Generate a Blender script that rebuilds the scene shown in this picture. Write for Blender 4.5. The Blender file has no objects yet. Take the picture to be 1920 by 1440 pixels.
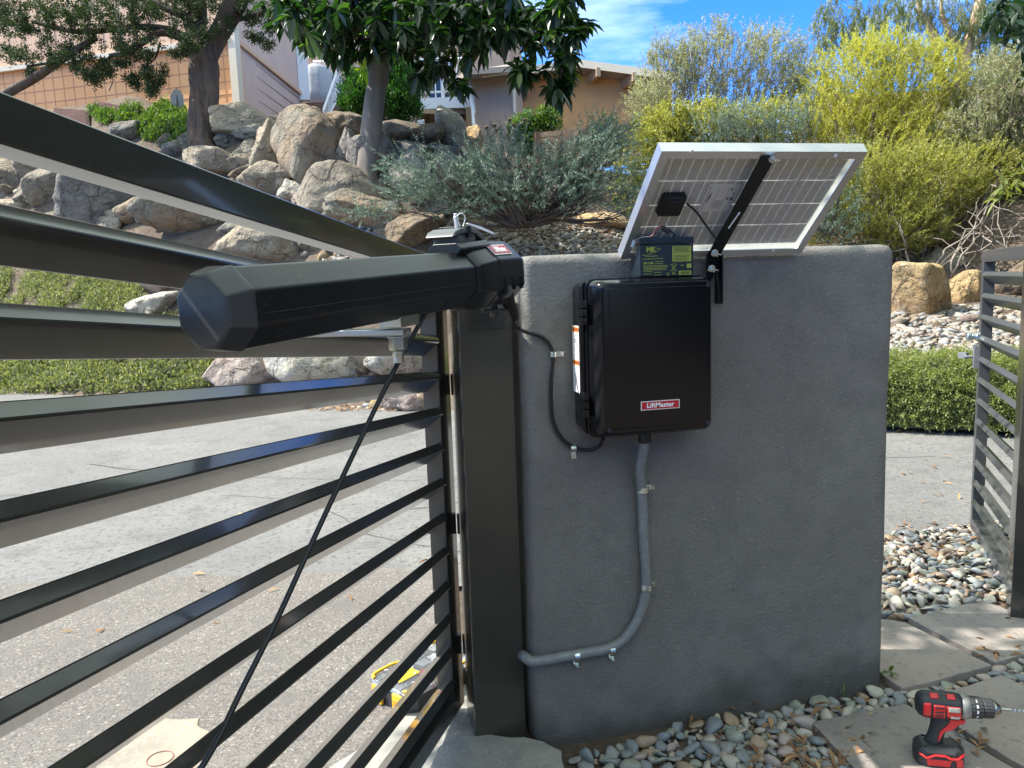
import bpy, math, random
import numpy as np
from mathutils import Vector, Matrix, noise
random.seed(7); RNG = np.random.default_rng(7)
S = bpy.context.scene; COL = S.collection
# ------------------------------------------------------------------ camera, world, sun
F_PX = 1442.0; EYE = 1.31
def nrm(v): v = np.array(v, float); return v/np.linalg.norm(v)
_up = -nrm((375, -10880, -1442)); _x = np.array((6540, 420, -1442.)); _x = nrm(_x-_up*_x.dot(_up)); _y = np.cross(_up, _x)
CR = np.array([_x, _y, _up])                     # camera axes -> world (X along the pier wall, Y away, Z up)
cd = bpy.data.cameras.new('camera'); cam = bpy.data.objects.new('camera', cd); COL.objects.link(cam)
cam.matrix_world = Matrix.Translation((0, 0, EYE)) @ Matrix(CR.tolist()).to_4x4()
cd.sensor_width = 36; cd.lens = 36*F_PX/1920; cd.clip_end = 3000; cd.clip_start = .02
S.camera = cam
SUN = Vector((-.60, .19, .77)).normalized()
sl = bpy.data.lights.new('sun', 'SUN'); sl.energy = 3.7; sl.angle = math.radians(.5); sl.color = (1, .95, .87)
so = bpy.data.objects.new('sun', sl); COL.objects.link(so); so.rotation_euler = SUN.to_track_quat('Z', 'Y').to_euler()
w = bpy.data.worlds.new('World'); S.world = w; w.use_nodes = True
nt = w.node_tree; nt.nodes.clear()
out = nt.nodes.new('ShaderNodeOutputWorld'); bg = nt.nodes.new('ShaderNodeBackground'); sky = nt.nodes.new('ShaderNodeTexSky')
sky.sky_type = 'NISHITA'; sky.sun_disc = False; sky.sun_elevation = math.asin(SUN.z); sky.sun_rotation = math.atan2(SUN.x, SUN.y)
sky.air_density = 1.0; sky.dust_density = 0; sky.ozone_density = 4.0; sky.altitude = 300
tc = nt.nodes.new('ShaderNodeTexCoord'); mp = nt.nodes.new('ShaderNodeMapping'); mp.inputs['Scale'].default_value = (1.3, 2.2, 7)
mp.inputs['Rotation'].default_value = (0, .12, .3)
cn = nt.nodes.new('ShaderNodeTexNoise'); cn.inputs['Scale'].default_value = 2.1; cn.inputs['Detail'].default_value = 7; cn.inputs['Roughness'].default_value = .55
cr = nt.nodes.new('ShaderNodeValToRGB'); cr.color_ramp.elements[0].position = .52; cr.color_ramp.elements[1].position = .92
cr.color_ramp.elements[1].color = (.75, .75, .75, 1)
mx = nt.nodes.new('ShaderNodeMixRGB'); mx.inputs[2].default_value = (6.0, 6.8, 7.6, 1)
L = nt.links.new
L(tc.outputs['Generated'], mp.inputs[0]); L(mp.outputs[0], cn.inputs[0]); L(cn.outputs[0], cr.inputs[0]); L(cr.outputs[0], mx.inputs[0])
sep = nt.nodes.new('ShaderNodeSeparateXYZ'); L(tc.outputs['Generated'], sep.inputs[0])
er = nt.nodes.new('ShaderNodeValToRGB'); er.color_ramp.elements[0].position = 0; er.color_ramp.elements[0].color = (.32, .58, .95, 1); er.color_ramp.elements[1].position = .52; er.color_ramp.elements[1].color = (4.3, 2.75, 1.25, 1)  # overhead sky out of view boosted and warmed to light shaded surfaces
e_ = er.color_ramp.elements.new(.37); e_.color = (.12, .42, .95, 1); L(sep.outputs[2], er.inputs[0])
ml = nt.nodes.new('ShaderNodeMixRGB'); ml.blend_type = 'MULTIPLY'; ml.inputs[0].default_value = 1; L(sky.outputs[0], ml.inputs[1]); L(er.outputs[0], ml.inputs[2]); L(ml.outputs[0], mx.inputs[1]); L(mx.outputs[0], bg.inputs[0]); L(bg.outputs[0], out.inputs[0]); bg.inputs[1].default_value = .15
S.view_settings.view_transform = 'Standard'; S.view_settings.look = 'None'; S.view_settings.exposure = 1.48; S.view_settings.gamma = 1

# ------------------------------------------------------------------ helpers
def ray(px, py): return CR @ np.array([(px-960)/F_PX, -(py-720)/F_PX, -1])
def W(px, py, d): r = ray(px, py)*d; return Vector((r[0], r[1], r[2]+EYE))
def onY(px, py, Y): r = ray(px, py); r = r*(Y/r[1]); return Vector((r[0], r[1], r[2]+EYE))
def G(px, py, z=0.): r = ray(px, py); r = r*((z-EYE)/r[2]); return Vector((r[0], r[1], z))
def tag(o, label=None, cat=None, group=None, kind=None):
    for k, v in (('label', label), ('category', cat), ('group', group), ('kind', kind)):
        if v: o[k] = v
    return o
def mesh_obj(name, me, mats, parent=None, smooth=False):
    me.name = name
    for m in (mats if isinstance(mats, (list, tuple)) else [mats]): me.materials.append(m)
    if smooth: me.polygons.foreach_set('use_smooth', [True]*len(me.polygons))
    o = bpy.data.objects.new(name, me); COL.objects.link(o)
    if parent:
        o.parent = parent; r = parent
        while r.parent: r = r.parent
        me.transform(Matrix.Translation(-r.location))
    return o
def empty(name, loc=(0, 0, 0), rz=0):
    o = bpy.data.objects.new(name, None); COL.objects.link(o); o.location = loc; o.rotation_euler = (0, 0, rz); o.empty_display_size = .1
    return o
class MB:
    def __init__(s): s.v = []; s.f = []; s.m = []
    def add(s, vs, fs, mi=0):
        n = len(s.v); s.v += [tuple(v) for v in vs]; s.f += [tuple(i+n for i in f) for f in fs]; s.m += [mi]*len(fs)
    def box(s, c, size, M=None, mi=0):
        hx, hy, hz = [a/2 for a in size]
        vs = [Vector((x*hx, y*hy, z*hz)) for z in (-1, 1) for y in (-1, 1) for x in (-1, 1)]
        if M is not None: vs = [M @ v for v in vs]
        c = Vector(c); s.add([v+c for v in vs], [(0, 2, 3, 1), (4, 5, 7, 6), (0, 1, 5, 4), (2, 6, 7, 3), (0, 4, 6, 2), (1, 3, 7, 5)], mi)
    def prism(s, poly, d, mi=0):          # poly: 3-D points, extruded by vector d
        n = len(poly); p = [Vector(q) for q in poly]; d = Vector(d)
        s.add(p+[q+d for q in p], [tuple(range(n))[::-1], tuple(range(n, 2*n))]+[(i, (i+1) % n, n+(i+1) % n, n+i) for i in range(n)], mi)
    def tube(s, pts, r, seg=8, mi=0, caps=True):
        pts = [Vector(p) for p in pts]; n = len(pts); rr = r if isinstance(r, (list, tuple)) else [r]*n
        base = len(s.v); t = (pts[1]-pts[0]).normalized(); a = t.orthogonal().normalized(); vs = []
        for i, p in enumerate(pts):
            t2 = (pts[min(i+1, n-1)]-pts[max(i-1, 0)]).normalized()
            a = (a-t2*a.dot(t2)).normalized(); b = t2.cross(a)
            vs += [p+(a*math.cos(2*math.pi*k/seg)+b*math.sin(2*math.pi*k/seg))*rr[i] for k in range(seg)]
        fs = [(i*seg+k, i*seg+(k+1) % seg, (i+1)*seg+(k+1) % seg, (i+1)*seg+k) for i in range(n-1) for k in range(seg)]
        if caps: fs += [tuple(range(seg))[::-1], tuple(range((n-1)*seg, n*seg))]
        s.add(vs, fs, mi)
    def lathe(s, prof, M, seg=24, mi=0):  # prof [(r,z)] around local z
        n = len(prof); vs = [M @ Vector((r*math.cos(2*math.pi*k/seg), r*math.sin(2*math.pi*k/seg), z)) for r, z in prof for k in range(seg)]
        fs = [(i*seg+k, i*seg+(k+1) % seg, (i+1)*seg+(k+1) % seg, (i+1)*seg+k) for i in range(n-1) for k in range(seg)]
        fs += [tuple(range(seg))[::-1], tuple(range((n-1)*seg, n*seg))]
        s.add(vs, fs, mi)
    def build(s, name, mats, parent=None, smooth=False, bevel=0, seg=2):
        me = bpy.data.meshes.new(name); me.from_pydata(s.v, [], s.f); me.update()
        o = mesh_obj(name, me, mats, parent, smooth)
        me.polygons.foreach_set('material_index', s.m)
        if bevel:
            b = o.modifiers.new('bevel', 'BEVEL'); b.width = bevel; b.segments = seg; b.limit_method = 'ANGLE'; b.angle_limit = .6; b.harden_normals = False
            me.polygons.foreach_set('use_smooth', [True]*len(me.polygons)); w_ = o.modifiers.new('wn', 'WEIGHTED_NORMAL'); w_.keep_sharp = False
        return o
def np_mesh(name, V, Fc, mats, parent=None, smooth=False, mi=None):
    V = np.asarray(V, np.float32); Fc = np.asarray(Fc, np.int32); me = bpy.data.meshes.new(name)
    me.vertices.add(len(V)); me.vertices.foreach_set('co', V.ravel()); k = Fc.shape[1]
    me.loops.add(Fc.size); me.loops.foreach_set('vertex_index', Fc.ravel())
    me.polygons.add(len(Fc)); me.polygons.foreach_set('loop_start', np.arange(0, Fc.size, k)); me.polygons.foreach_set('loop_total', np.full(len(Fc), k))
    if mi is not None: me.polygons.foreach_set('material_index', np.asarray(mi, np.int32))
    me.update(); me.validate()
    return mesh_obj(name, me, mats, parent, smooth)
def frame(x, z):                      # rotation with local x along x, z near z
    x = Vector(x).normalized(); y = Vector(z).cross(x).normalized(); z = x.cross(y)
    return Matrix((x, y, z)).transposed()
def catmull(pts, n=8):
    P = [Vector(p) for p in pts]; P = [2*P[0]-P[1]]+P+[2*P[-1]-P[-2]]; o = []
    for i in range(1, len(P)-2):
        a, b, c, d = P[i-1:i+3]
        for k in range(n):
            t = k/n; o.append(.5*((2*b)+(c-a)*t+(2*a-5*b+4*c-d)*t*t+(3*b-a-3*c+d)*t**3))
    return o+[P[-2]]
def text_mesh(body, size, M, loc, depth=.0004, bold=.0, sx=1.):
    c = bpy.data.curves.new('t', 'FONT'); c.body = body; c.size = size; c.extrude = depth; c.offset = bold; c.align_x = 'CENTER'; c.align_y = 'CENTER'; c.resolution_u = 3
    o = bpy.data.objects.new('t', c); COL.objects.link(o); dg = bpy.context.evaluated_depsgraph_get()
    me = bpy.data.meshes.new_from_object(o.evaluated_get(dg)); bpy.data.objects.remove(o)
    T = Matrix.Translation(loc) @ M.to_4x4() @ Matrix.Diagonal((sx, 1, 1, 1)); me.transform(T)
    return me
def add_text(mb, *a, mi=0, **k):
    me = text_mesh(*a, **k); mb.add([v.co for v in me.vertices], [tuple(p.vertices) for p in me.polygons], mi); bpy.data.meshes.remove(me)
# ------------------------------------------------------------------ materials
def mat(name, col, rough=.6, metal=0., coat=0., bump=None, var=None, spec=.5, alpha=1, trans=0):
    m = bpy.data.materials.new(name); m.use_nodes = True; t = m.node_tree; p = t.nodes['Principled BSDF']
    p.inputs['Base Color'].default_value = (*col, 1); p.inputs['Roughness'].default_value = rough; p.inputs['Metallic'].default_value = metal
    p.inputs['Coat Weight'].default_value = coat; p.inputs['Coat Roughness'].default_value = .08; p.inputs['Specular IOR Level'].default_value = spec
    p.inputs['Transmission Weight'].default_value = trans
    tc = t.nodes.new('ShaderNodeTexCoord')
    def nz(scale, det=5, ro=.6):
        n = t.nodes.new('ShaderNodeTexNoise'); n.inputs['Scale'].default_value = scale; n.inputs['Detail'].default_value = det; n.inputs['Roughness'].default_value = ro
        t.links.new(tc.outputs['Object'], n.inputs[0]); return n
    if var:                                # list of (scale, colour, lo, hi)
        src = None
        for sc, c2, lo, hi in var:
            n = nz(sc); r = t.nodes.new('ShaderNodeMapRange'); r.inputs[1].default_value = lo; r.inputs[2].default_value = hi
            t.links.new(n.outputs[0], r.inputs[0]); x = t.nodes.new('ShaderNodeMixRGB'); t.links.new(r.outputs[0], x.inputs[0])
            if src: t.links.new(src, x.inputs[1])
            else: x.inputs[1].default_value = (*col, 1)
            x.inputs[2].default_value = (*c2, 1); src = x.outputs[0]
        t.links.new(src, p.inputs['Base Color'])
    if bump:
        prev = None
        if name.endswith('_rock'):
            vo = t.nodes.new('ShaderNodeTexVoronoi'); vo.feature = 'DISTANCE_TO_EDGE'; vo.inputs['Scale'].default_value = 1.7; nw = nz(2.5); mxv = t.nodes.new('ShaderNodeMixRGB'); mxv.inputs[0].default_value = .35; t.links.new(tc.outputs['Object'], mxv.inputs[1]); t.links.new(nw.outputs['Color'], mxv.inputs[2]); t.links.new(mxv.outputs[0], vo.inputs['Vector'])
            rv = t.nodes.new('ShaderNodeMapRange'); rv.inputs[1].default_value = 0; rv.inputs[2].default_value = .05; t.links.new(vo.outputs['Distance'], rv.inputs[0]); bv = t.nodes.new('ShaderNodeBump'); bv.inputs['Strength'].default_value = .8; bv.inputs['Distance'].default_value = .06; t.links.new(rv.outputs[0], bv.inputs['Height']); prev = bv.outputs[0]
        for sc, dist, st in bump:
            n = nz(sc, 6, .65); b = t.nodes.new('ShaderNodeBump'); b.inputs['Strength'].default_value = st; b.inputs['Distance'].default_value = dist
            t.links.new(n.outputs[0], b.inputs['Height'])
            if prev: t.links.new(prev, b.inputs['Normal'])
            prev = b.outputs[0]
        t.links.new(prev, p.inputs['Normal'])
    return m
def leafmat(name, c1, c2, c3=None, rough=.5, trans=.35, tcol=None):
    m = bpy.data.materials.new(name); m.use_nodes = True; t = m.node_tree; p = t.nodes['Principled BSDF']; o = t.nodes['Material Output']
    g = t.nodes.new('ShaderNodeNewGeometry'); r = t.nodes.new('ShaderNodeValToRGB'); r.color_ramp.elements[0].color = (*c1, 1); r.color_ramp.elements[1].color = (*c2, 1)
    if c3: e = r.color_ramp.elements.new(.93); e.color = (*c2, 1); r.color_ramp.elements[-1].color = (*c3, 1)
    t.links.new(g.outputs['Random Per Island'], r.inputs[0]); t.links.new(r.outputs[0], p.inputs['Base Color']); p.inputs['Roughness'].default_value = rough
    tr = t.nodes.new('ShaderNodeBsdfTranslucent'); mm = t.nodes.new('ShaderNodeMixRGB'); mm.blend_type = 'MULTIPLY'; mm.inputs[0].default_value = 1
    t.links.new(r.outputs[0], mm.inputs[1]); mm.inputs[2].default_value = (*(tcol or (1.5, 1.7, .6)), 1); t.links.new(mm.outputs[0], tr.inputs[0])
    x = t.nodes.new('ShaderNodeMixShader'); x.inputs[0].default_value = trans; t.links.new(p.outputs[0], x.inputs[1]); t.links.new(tr.outputs[0], x.inputs[2]); t.links.new(x.outputs[0], o.inputs[0])
    return m
M_paint = mat('bronze_paint', (.034, .032, .028), .22, coat=.7, bump=[(9, .003, .12), (160, .0004, .2)], var=[(3, (.042, .04, .034), .4, .7), (55, (.085, .08, .07), .66, .78)])
M_paint2 = mat('bronze_paint_post', (.040, .038, .030), .3, coat=.5, bump=[(5, .006, .12), (90, .001, .2)], var=[(2.2, (.06, .054, .042), .4, .7)])
M_stucco = mat('grey_stucco', (.20, .187, .168), .62, bump=[(6, .02, .3), (110, .010, .65), (240, .006, .7)], var=[(2.2, (.235, .222, .20), .45, .62), (9, (.165, .156, .142), .45, .72), (130, (.30, .29, .27), .60, .72), (95, (.11, .106, .10), .62, .74)])
def base_stain(m):
    t = m.node_tree; p = t.nodes['Principled BSDF']; src = p.inputs['Base Color'].links[0].from_socket; tc = t.nodes.new('ShaderNodeTexCoord'); sp = t.nodes.new('ShaderNodeSeparateXYZ'); t.links.new(tc.outputs['Object'], sp.inputs[0])
    n = t.nodes.new('ShaderNodeTexNoise'); n.inputs['Scale'].default_value = 6; n.inputs['Detail'].default_value = 7; t.links.new(tc.outputs['Object'], n.inputs[0])
    a = t.nodes.new('ShaderNodeMath'); a.operation = 'MULTIPLY_ADD'; t.links.new(n.outputs[0], a.inputs[0]); a.inputs[1].default_value = -.34; t.links.new(sp.outputs[2], a.inputs[2])
    r = t.nodes.new('ShaderNodeMapRange'); r.inputs[1].default_value = -.16; r.inputs[2].default_value = -.04; r.inputs[3].default_value = .75; r.inputs[4].default_value = 0; t.links.new(a.outputs[0], r.inputs[0])
    x = t.nodes.new('ShaderNodeMixRGB'); t.links.new(r.outputs[0], x.inputs[0]); t.links.new(src, x.inputs[1]); x.inputs[2].default_value = (.06, .057, .05, 1); t.links.new(x.outputs[0], p.inputs['Base Color'])
base_stain(M_stucco)
M_black = mat('black_plastic', (.0045, .005, .007), .16, spec=.35, bump=[(400, .0002, .15)])
M_armblack = mat('black_satin_plastic', (.009, .0105, .013), .32, spec=.4, bump=[(500, .0003, .4)], var=[(5, (.015, .017, .019), .45, .7), (70, (.045, .045, .042), .64, .76)])
M_armgrey = mat('scuffed_cap_plastic', (.040, .042, .045), .42, bump=[(300, .0006, .5)], var=[(24, (.075, .077, .08), .5, .72)])
M_rubber = mat('black_rubber', (.012, .012, .013), .45)
M_dgrey = mat('grey_plastic', (.16, .165, .17), .4)
M_lever = mat('lever_grey_plastic', (.085, .09, .092), .42)
M_zinc = mat('zinc', (.62, .66, .66), .28, 1., bump=[(60, .0008, .3)], var=[(25, (.55, .56, .40), .5, .72)])
M_alu = mat('brushed_aluminium', (.74, .75, .77), .32, .9, bump=[(220, .0004, .2)])
M_back = mat('panel_backsheet', (.80, .78, .71), .42, var=[(6, (.73, .71, .65), .4, .7)])
M_line = mat('busbar_white', (.95, .94, .88), .5)
M_red = mat('badge_red', (.45, .012, .02), .35)
M_silver = mat('badge_silver', (.78, .78, .78), .3, .3)
M_white = mat('white_sticker', (.82, .82, .82), .45)
M_orange = mat('orange_sticker', (.85, .22, .02), .45)
M_ink = mat('ink', (.03, .03, .035), .6)
M_inkg = mat('ink_grey', (.45, .46, .5), .6)
M_ylg = mat('battery_yellow_print', (.36, .40, .06), .5)
M_battery = mat('battery_case', (.012, .02, .026), .35)
M_conduit = mat('grey_conduit', (.185, .19, .19), .45, var=[(60, (.25, .26, .26), .5, .7)], bump=[(80, .001, .2)])
M_asph = mat('worn_asphalt', (.15, .146, .145), .9, var=[(.8, (.185, .18, .175), .42, .62), (4, (.125, .122, .122), .50, .68), (28, (.09, .088, .088), .52, .66), (70, (.28, .265, .24), .58, .70)], bump=[(60, .010, .7)])
M_drive = mat('coarse_asphalt', (.165, .148, .136), .9, var=[(1.8, (.20, .182, .166), .42, .62), (120, (.095, .09, .086), .50, .60), (90, (.38, .345, .30), .58, .67), (150, (.36, .26, .20), .62, .70), (5, (.14, .13, .122), .55, .7)], bump=[(110, .012, .8)])
M_soil = mat('soil', (.105, .075, .053), .95, var=[(3, (.165, .125, .09), .4, .65), (40, (.07, .05, .038), .5, .7), (90, (.36, .30, .24), .6, .72)], bump=[(12, .05, .6), (70, .015, .8)])
M_mulch = mat('red_mulch', (.045, .015, .013), .95, var=[(30, (.09, .032, .028), .5, .7)], bump=[(60, .03, .8)])
M_conc = mat('concrete', (.33, .315, .285), .85, var=[(9, (.25, .24, .22), .42, .65), (60, (.40, .38, .34), .55, .7)], bump=[(45, .006, .6), (200, .002, .5)])
M_concg = mat('stained_concrete', (.33, .32, .295), .85, var=[(9, (.25, .245, .23), .42, .65), (60, (.40, .385, .355), .55, .7)], bump=[(45, .008, .7), (200, .002, .5)])
M_tanc = mat('tan_concrete', (.29, .25, .20), .85, var=[(7, (.225, .20, .165), .42, .65), (60, (.36, .32, .265), .55, .7)], bump=[(45, .006, .6)])
M_paver = mat('paver', (.27, .236, .212), .8, var=[(5, (.205, .186, .172), .42, .62), (2, (.32, .26, .215), .48, .7), (40, (.15, .142, .132), .58, .7), (110, (.33, .31, .285), .6, .72)], bump=[(9, .012, .6), (50, .005, .6), (160, .002, .6)])
# ------------------------------------------------------------------ terrain
A0 = np.array((-4.8, 12.3)); DU = np.array((.8, -.6)); DS = np.array((.6, .8))
def su(x, y): d = np.array((x, y))-A0; return float(d.dot(DS)), float(d.dot(DU))
def hz(x, y):
    s, u = su(x, y)
    if s <= 0: return -.03
    k = np.interp(u, [5, 7, 9, 12], [1.1, .49, .3, .2]); cap = np.interp(u, [-3, -2, 0, 3, 4.8, 7, 9, 12], [5.6, 5.1, 4.8, 4.2, 3.9, 2.4, 1.8, 1.5])
    z = k*s; z = cap-.25*math.log1p(math.exp((cap-z)/.25)) if z > cap-2 else z
    if z < 0: z = 0
    z = z if z < cap else cap
    return -.03+z+.10*min(s, 1)*noise.noise(Vector((x*1.3, y*1.3, 0)))+(.25*max(0, s-9) if s > 9 and u < 8 else 0)*.3+(min(1, max(0, (u-8.3)/2))*min(3.6, .5*(s-5)) if s > 5 and u > 8.3 else 0)
def T(px, py, dmax=26):
    r = ray(px, py); d = 5.
    while d < dmax:
        p = r*d
        if p[2]+EYE < hz(p[0], p[1]): return Vector((p[0], p[1], p[2]+EYE)), d
        d += .04
    return None, None
def smp(px, py, dflt=12.5):
    p, d = T(px, py)
    return (p, d) if d else (W(px, py, dflt), dflt)
nx, ny = 190, 190; xs = np.linspace(-22, 30, nx); ys = np.linspace(1.2, 46, ny)
V = np.array([(x, y, hz(x, y)) for y in ys for x in xs]); I = np.arange((nx-1)*(ny-1)); I = (I//(nx-1))*nx+I % (nx-1)
o = np_mesh('hillside', V, np.stack([I, I+1, I+nx+1, I+nx], 1), M_soil, smooth=True); tag(o, kind='structure')
mb = MB(); mb.add([(-600, -600, -.045), (600, -600, -.045), (600, 600, -.045), (-600, 600, -.045)], [(0, 1, 2, 3)])
tag(mb.build('ground', M_soil), kind='structure')
seam = [(-9, 4.6), (-1.6, 3.4), (.39, 3.2), (2.6, 3.2), (3.07, 3.2), (12, 2.4)]
def on_edge(t): p = A0+DU*t+DS*.25; return (p[0], p[1])
mb = MB(); mb.add([(x, y, 0) for x, y in seam]+[(x, y, 0) for x, y in (on_edge(26), on_edge(15), on_edge(10), on_edge(5), on_edge(0), on_edge(-14))], [tuple(range(12))])
tag(mb.build('street', M_asph), kind='structure')
mb = MB(); sm_ = [(x_, 3.46-.22*(x_-.3)+.035*noise.noise(Vector((x_*5, 0, 0)))+.02*noise.noise(Vector((x_*19, 0, 3))), 0) for x_ in np.arange(.42, -9, -.06)]
mb.add([(-9, -3, .004), (.31, -3, .004), (.31, 2.3, .004)]+[(x_, y_, .004) for x_, y_, _ in sm_], [tuple(range(3+len(sm_)))])
tag(mb.build('driveway', M_drive), kind='structure')
# tar lines, cracks and tyre marks on the street
rr0 = random.Random(9); mb = MB()
for k in range(13):
    x0, y0 = rr0.uniform(-5, 4), rr0.uniform(3.8, 7.5); a = rr0.choice((-.55, -.6, -.5, .9, -.1)); x, y = x0, y0; w_ = rr0.uniform(.004, .013); pts = []
    for i in range(rr0.randint(30, 90)):
        a += rr0.gauss(0, .10); x += math.cos(a)*.05; y += math.sin(a)*.05
        if su(x, y)[0] > -.1 or y < 3.6: break
        pts.append((x, y, a))
    if len(pts) < 6: continue
    n0 = len(mb.v); mb.add([(x-math.sin(a)*w_*s_, y+math.cos(a)*w_*s_, .0042) for x, y, a in pts for s_ in (-.5, .5)], [(2*i, 2*i+1, 2*i+3, 2*i+2) for i in range(len(pts)-1)])
tag(mb.build('street_cracks', mat('tar', (.095, .092, .09), .85)), kind='structure')
# garden bed under the pebbles
M_bed = mat('pebble_bed_soil', (.085, .065, .05), .95, var=[(20, (.14, .10, .075), .45, .65), (80, (.05, .038, .03), .5, .7)], bump=[(50, .02, .8)])
mb = MB(); mb.add([(.31, -2, -.022), (9, -2, -.022), (9, 2.66, -.022), (3.07, 3.22, -.022), (2.6, 3.22, -.022), (.42, 3.40, -.022), (.31, 2.3, -.022)], [tuple(range(7))])
tag(mb.build('garden_bed', M_bed), kind='structure')
# ------------------------------------------------------------------ pier wall (rounded stucco block)
def rounded_block(name, lo, hi, r, m, n=(46, 14, 56), amp=.003, parent=None):
    lo = np.array(lo); hi = np.array(hi); c = (lo+hi)/2; h = (hi-lo)/2; V = []; Fc = []
    for ax in range(3):
        a, b = [(1, 2), (2, 0), (0, 1)][ax]
        for sg in (-1, 1):
            base = len(V); na, nb = n[a], n[b]
            for j in range(nb+1):
                for i in range(na+1):
                    p = np.zeros(3); p[ax] = sg*h[ax]; p[a] = h[a]*(2*i/na-1); p[b] = h[b]*(2*j/nb-1)
                    q = np.clip(p, -(h-r), h-r); d = p-q; l = np.linalg.norm(d); d = d/l if l > 1e-9 else d
                    wd = c+q+d*r; nn = noise.noise(Vector(wd*5))*amp+noise.noise(Vector(wd*1.7))*amp*2
                    V.append(wd+d*nn)
            for j in range(nb):
                for i in range(na):
                    f = (base+j*(na+1)+i, base+j*(na+1)+i+1, base+(j+1)*(na+1)+i+1, base+(j+1)*(na+1)+i)
                    Fc.append(f if sg > 0 else f[::-1])
    o = np_mesh(name, V, Fc, m, parent, True)
    import bmesh
    bm = bmesh.new(); bm.from_mesh(o.data); bmesh.ops.remove_doubles(bm, verts=bm.verts, dist=1e-5); bm.to_mesh(o.data); bm.free()
    return o
pier = rounded_block('stucco_pier_wall', (.478, 1.99, -.12), (1.617, 2.245, 1.382), .030, M_stucco, n=(70, 16, 90))
tag(pier, 'freestanding dark grey stucco pier wall with softly rounded top edge', 'wall')
def sqpost(name, x0, y0, x1, y1, z0, z1, m, parent=None, bev=.006):
    mb = MB(); mb.box(((x0+x1)/2, (y0+y1)/2, (z0+z1)/2), (x1-x0, y1-y0, z1-z0)); return mb.build(name, m, parent, bevel=bev, seg=3)
post = empty('gate_post', (.388, 2.126, 0)); tag(post, 'thick square bronze steel gate post beside the left edge of the grey wall', 'post')
sqpost('post_tube', .312, 2.05, .464, 2.202, -.1, 1.26, M_paint2, post)
sqpost('post_cap', .306, 2.044, .470, 2.208, 1.26, 1.268, M_paint2, post, .002)
rp = empty('steel_post', (1.66, 2.45, 0)); tag(rp, 'square dark steel post standing behind the right corner of the grey wall', 'post')
sqpost('post_tube', 1.60, 2.42, 1.70, 2.52, -.1, 1.384, M_paint, rp); sqpost('post_cap', 1.59, 2.41, 1.71, 2.53, 1.384, 1.39, M_paint, rp, .002)
# ------------------------------------------------------------------ louvred gates
def louvre_gate(root, O, g, slope, length, z_top, pitch, nslat, stile_w, tilt, mpaint, side=1, near_stile=.05, zbot=.03, off0=.1015):
    """O: foot of the hinge-side stile's camera-side face, g: horizontal unit direction from the stile towards the free end."""
    g = Vector(g); gs = (g+Vector((0, 0, slope))).normalized(); nn = Vector((g.y, -g.x, 0))*side   # nn: normal towards the garden side
    th = .050
    def P(a, n, z): return Vector(O)+g*a+nn*n+Vector((0, 0, z))
    def stile(name, a0, a1):
        mb = MB(); zs = [slope*a0, slope*a1]
        poly = [P(a0, 0, zbot+zs[0]), P(a1, 0, zbot+zs[1]), P(a1, 0, z_top+zs[1]), P(a0, 0, z_top+zs[0])]
        mb.prism(poly, -nn*th); return mb.build(name, mpaint, root, bevel=.003)
    stile('stile', 0, stile_w); stile('stile', length-near_stile, length)
    for nm, z1, hh in (('top_rail', z_top, .054), ('bottom_rail', zbot+.052, .052)):
        a0, a1 = stile_w+.0005, length-near_stile-.0005; mb = MB()
        mb.prism([P(a0, -.001, z1-hh+slope*a0), P(a1, -.001, z1-hh+slope*a1), P(a1, -.001, z1+slope*a1), P(a0, -.001, z1+slope*a0)], -nn*(th-.002))
        mb.build(nm, mpaint, root, bevel=.003)
    up = Vector((0, 0, 1)); w_ = .038
    for k in range(nslat):
        zc = z_top-.054/2-off0-pitch*k; a0, a1 = stile_w-.002, length-near_stile+.002
        ct, st = math.cos(tilt), math.sin(tilt)
        e1 = nn*ct+up*st; e2 = -nn*st+up*ct      # slat width rises towards the garden side
        c0 = P(a0, -th/2, zc+slope*a0); h1, h2 = .033, .0125; r = .003; prof = []
        for sx, sy, ph in ((1, 1, 0), (-1, 1, 90), (-1, -1, 180), (1, -1, 270)):
            for q in (0, 45, 90):
                an = math.radians(ph+q); prof.append(c0+e1*(sx*(h1-r)+r*math.cos(an))+e2*(sy*(h2-r)+r*math.sin(an)))
        mb = MB(); mb.prism(prof, gs*((a1-a0)/gs.dot(g))); mb.build('slat', mpaint, root, bevel=0)
g = -nrm((.42919, .89688, 0)); gN = Vector((g[1], -g[0], 0))
O = onY(823, 705, 2.12); O.z = 0; O = O-Vector((g[0], g[1], 0))*.10
gate = empty('driveway_gate', O); tag(gate, 'large dark bronze gate of tilted horizontal slats filling the left side', 'gate')
louvre_gate(gate, O, (g[0], g[1], 0), .098, 1.95, 1.378, .1015, 12, .10, math.radians(40), M_paint, side=-1, off0=.116)
print('gate foot', O, 'normal', gN)
# hinges between gate and post
for zz in (1.02, .60, .22):
    mb = MB(); c = Vector((O.x+.012, O.y-.0, zz)); mb.tube([c-Vector((0, 0, .03)), c+Vector((0, 0, .03))], .011, 12); mb.box(c+Vector((.018, 0, 0)), (.03, .012, .05))
    mb.build('hinge', M_paint, gate, smooth=False)
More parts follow.
